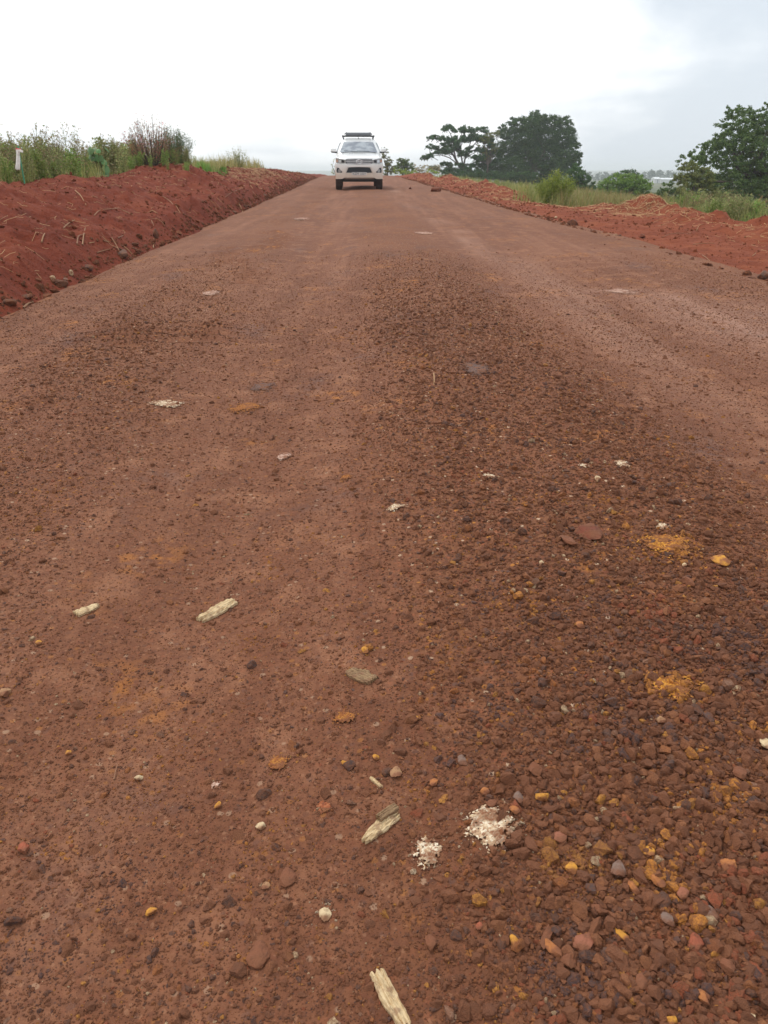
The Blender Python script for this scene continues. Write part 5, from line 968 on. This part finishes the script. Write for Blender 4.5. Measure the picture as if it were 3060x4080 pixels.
for pts, lab in [([(895, 185), (935, 215), (970, 250)], 'thick pale bent stalk high on the middle of the left bank'), ([(520, 292), (545, 270), (600, 262), (660, 258), (735, 290)], 'long arched pale stalk on the middle of the left bank'), ([(350, 362), (380, 342), (412, 318)], 'straight slanting stalk below the left end of the arched stalk'), ([(230, 440), (240, 415), (248, 392)], 'short upright stalk low on the left part of the bank'),
                 ([(455, 455), (462, 410), (470, 360)], 'tall thin upright stalk below the arched stalk'), ([(535, 498), (570, 492), (605, 478)], 'short flat stalk left above the dark oval rock'), ([(615, 415), (635, 450), (660, 490)], 'slanting stalk pointing down at the dark oval rock'), ([(685, 465), (705, 485), (728, 505)], 'slanting stalk right above the dark oval rock'),
                 ([(425, 450), (432, 412), (470, 395)], 'hooked thin stalk left of the tall thin stalk'), ([(650, 415), (680, 402)], 'short stalk above the slanting one on the left bank'), ([(1315, 225), (1335, 260), (1338, 290)], 'bent pale stalk near the foot of the far bank'), ([(1240, 190), (1280, 165), (1340, 140)], 'long straight stalk up towards the far hump of the bank'), ([(835, 320), (848, 350)], 'short upright stalk in the middle of the bank face'),
                 ([(415, 155), (445, 185), (475, 235)], 'thin dark straw running down the upper left bank'), ([(490, 445), (520, 440)], 'tiny pale stalk in the lower left bank face'), ([(845, 470), (848, 420)], 'thin upright straw beside the dark upright clod'), ([(130, 802), (160, 785), (185, 770)], 'pale stalk lying on the road near the lower left bank'), ([(570, 432), (600, 438)], 'tiny pale stalk above the slanting pair'), ([(730, 470), (790, 492)], 'thin red-brown straw right of the slanting pair')]:
    stalk([(x*K, 650+y*K) for x, y in pts], lab, bank_h if 'on the road' not in lab else road_h, .007)
K = .6992
for pts, lab in [([(1055, 282), (1100, 267), (1165, 262), (1220, 265)], 'long wavy straw on the smooth soil of the right verge'), ([(1230, 325), (1290, 321), (1355, 317)], 'straight pale straw low on the right verge'), ([(1265, 375), (1300, 400), (1335, 425)], 'slanting straw near the right road edge'), ([(1060, 178), (1030, 190), (995, 202)], 'pale straw on top of the straw-covered verge mound'), ([(1570, 390), (1590, 372)], 'short curved straw near the right border'),
                 ([(1250, 245), (1265, 218), (1290, 205)], 'bent straw between the two right soil mounds')]:
    stalk([(1900+x*K, 750+y*K) for x, y in pts], lab, verge_h, .005)
stalk([(455, 3112), (462, 3085), (470, 3052)], 'thin reddish twig left of the round cream pebble', road_h, .0012, .004, name='twig')
stalk([(1728, 1490), (1730, 1515), (1729, 1538)], 'tiny upright straw on the upper loose gravel', road_h, .003, .006, name='twig')
stalk([(2215, 1635), (2228, 1642), (2242, 1645)], 'short pale straw on the upper right gravel', road_h, .003, .004, name='twig')
# straw litter: nobody could count it
def straw(n, yr_, qmu, fn, side, label, rng, ln=.11):
    y = np.exp(rng.uniform(math.log(yr_[0]), math.log(yr_[1]), n)); q = qmu(y, n); x = XC(y)+side*(HALF+q); a = rng.uniform(0, 3.1416, n); L_ = ln*rng.uniform(.4, 1.8, n)*np.maximum(1, y/14)**.7; mb = MB(); bend = rng.normal(0, .25, n)
    S = np.array([-.5, 0, .5]); PX = x[:, None]+np.cos(a)[:, None]*L_[:, None]*S+(-np.sin(a)*bend*L_)[:, None]*(S == 0); PY = y[:, None]+np.sin(a)[:, None]*L_[:, None]*S*1.3+(np.cos(a)*bend*L_)[:, None]*(S == 0); PZ = fn(PX, PY)+.008+rng.uniform(0, .02, (n, 1))
    wd = np.maximum(.0022, .00022*y)[:, None]*rng.uniform(.7, 1.3, (n, 1)); nx = -np.sin(a)[:, None]*wd; ny = np.cos(a)[:, None]*wd
    Vt = np.stack([PX-nx, PY-ny, PZ, PX+nx, PY+ny, PZ], -1).reshape(n, 3, 2, 3); Vr = Vt.copy(); Vr[..., 2] += 0; top_ = Vt.mean(2, keepdims=True)+np.array([0, 0, 1.0])*wd.reshape(n, 1, 1, 1)*1.4
    V = np.concatenate([Vt, top_], 2).reshape(-1, 3); b = np.arange(n)[:, None]*9; Fq = np.concatenate([b+[0, 3, 5, 2], b+[3, 6, 8, 5], b+[2, 5, 4, 1], b+[5, 8, 7, 4]])
    o = link('straw_litter', mesh('straw_litter', V, Fq), M['straw']); tag(o, label, 'straw', kind='stuff')
rs_ = np.random.default_rng(95)
straw(520, (6, 55), lambda y, n: np.abs(rs_.uniform(.15, 2.4, n)), bank_h, -1, 'scattered dry straw on the red left bank', rs_, .09)
straw(420, (27, 38), lambda y, n: np.clip(rs_.normal(1.5, .45, n), .2, 2.6), bank_h, -1, 'matted dry straw on the far hump of the left bank', rs_, .14)
straw(1300, (9, 60), lambda y, n: np.clip(rs_.normal(verge_w(y)*.72, .55, n), .15, 4.4), verge_h, 1, 'dry straw spread over the right soil verge', rs_, .09)
def mound_straw(y, n): y[:] = rs_.normal(18.0, 1.0, n); return rs_.normal(3.0, .5, n)
straw(420, (16, 20), mound_straw, verge_h, 1, 'thick straw covering the mound on the right verge', rs_, .14)
# ------------------------------------------------------------------ haze over the whole place
def haze():
    x0, x1, y0, y1, z0, z1 = -1500, 1500, -30, 3500, -9, 20; V = [(x, y, z) for z in (z0, z1) for y in (y0, y1) for x in (x0, x1)]
    me = mesh('haze', V, [np.array([(0, 2, 3, 1), (4, 5, 7, 6), (0, 1, 5, 4), (2, 6, 7, 3), (0, 4, 6, 2), (1, 3, 7, 5)])]); m = bpy.data.materials.new('haze'); m.use_nodes = True; t = m.node_tree; t.nodes.clear()
    o_ = t.nodes.new('ShaderNodeOutputMaterial'); v = t.nodes.new('ShaderNodeVolumePrincipled'); v.inputs['Color'].default_value = (.90, .95, 1.0, 1); v.inputs['Density'].default_value = .00065; v.inputs['Anisotropy'].default_value = .3; t.links.new(v.outputs[0], o_.inputs['Volume'])
    o = link('haze', me, m); tag(o, 'pale haze in the air over the valley', 'haze', kind='stuff')
haze()
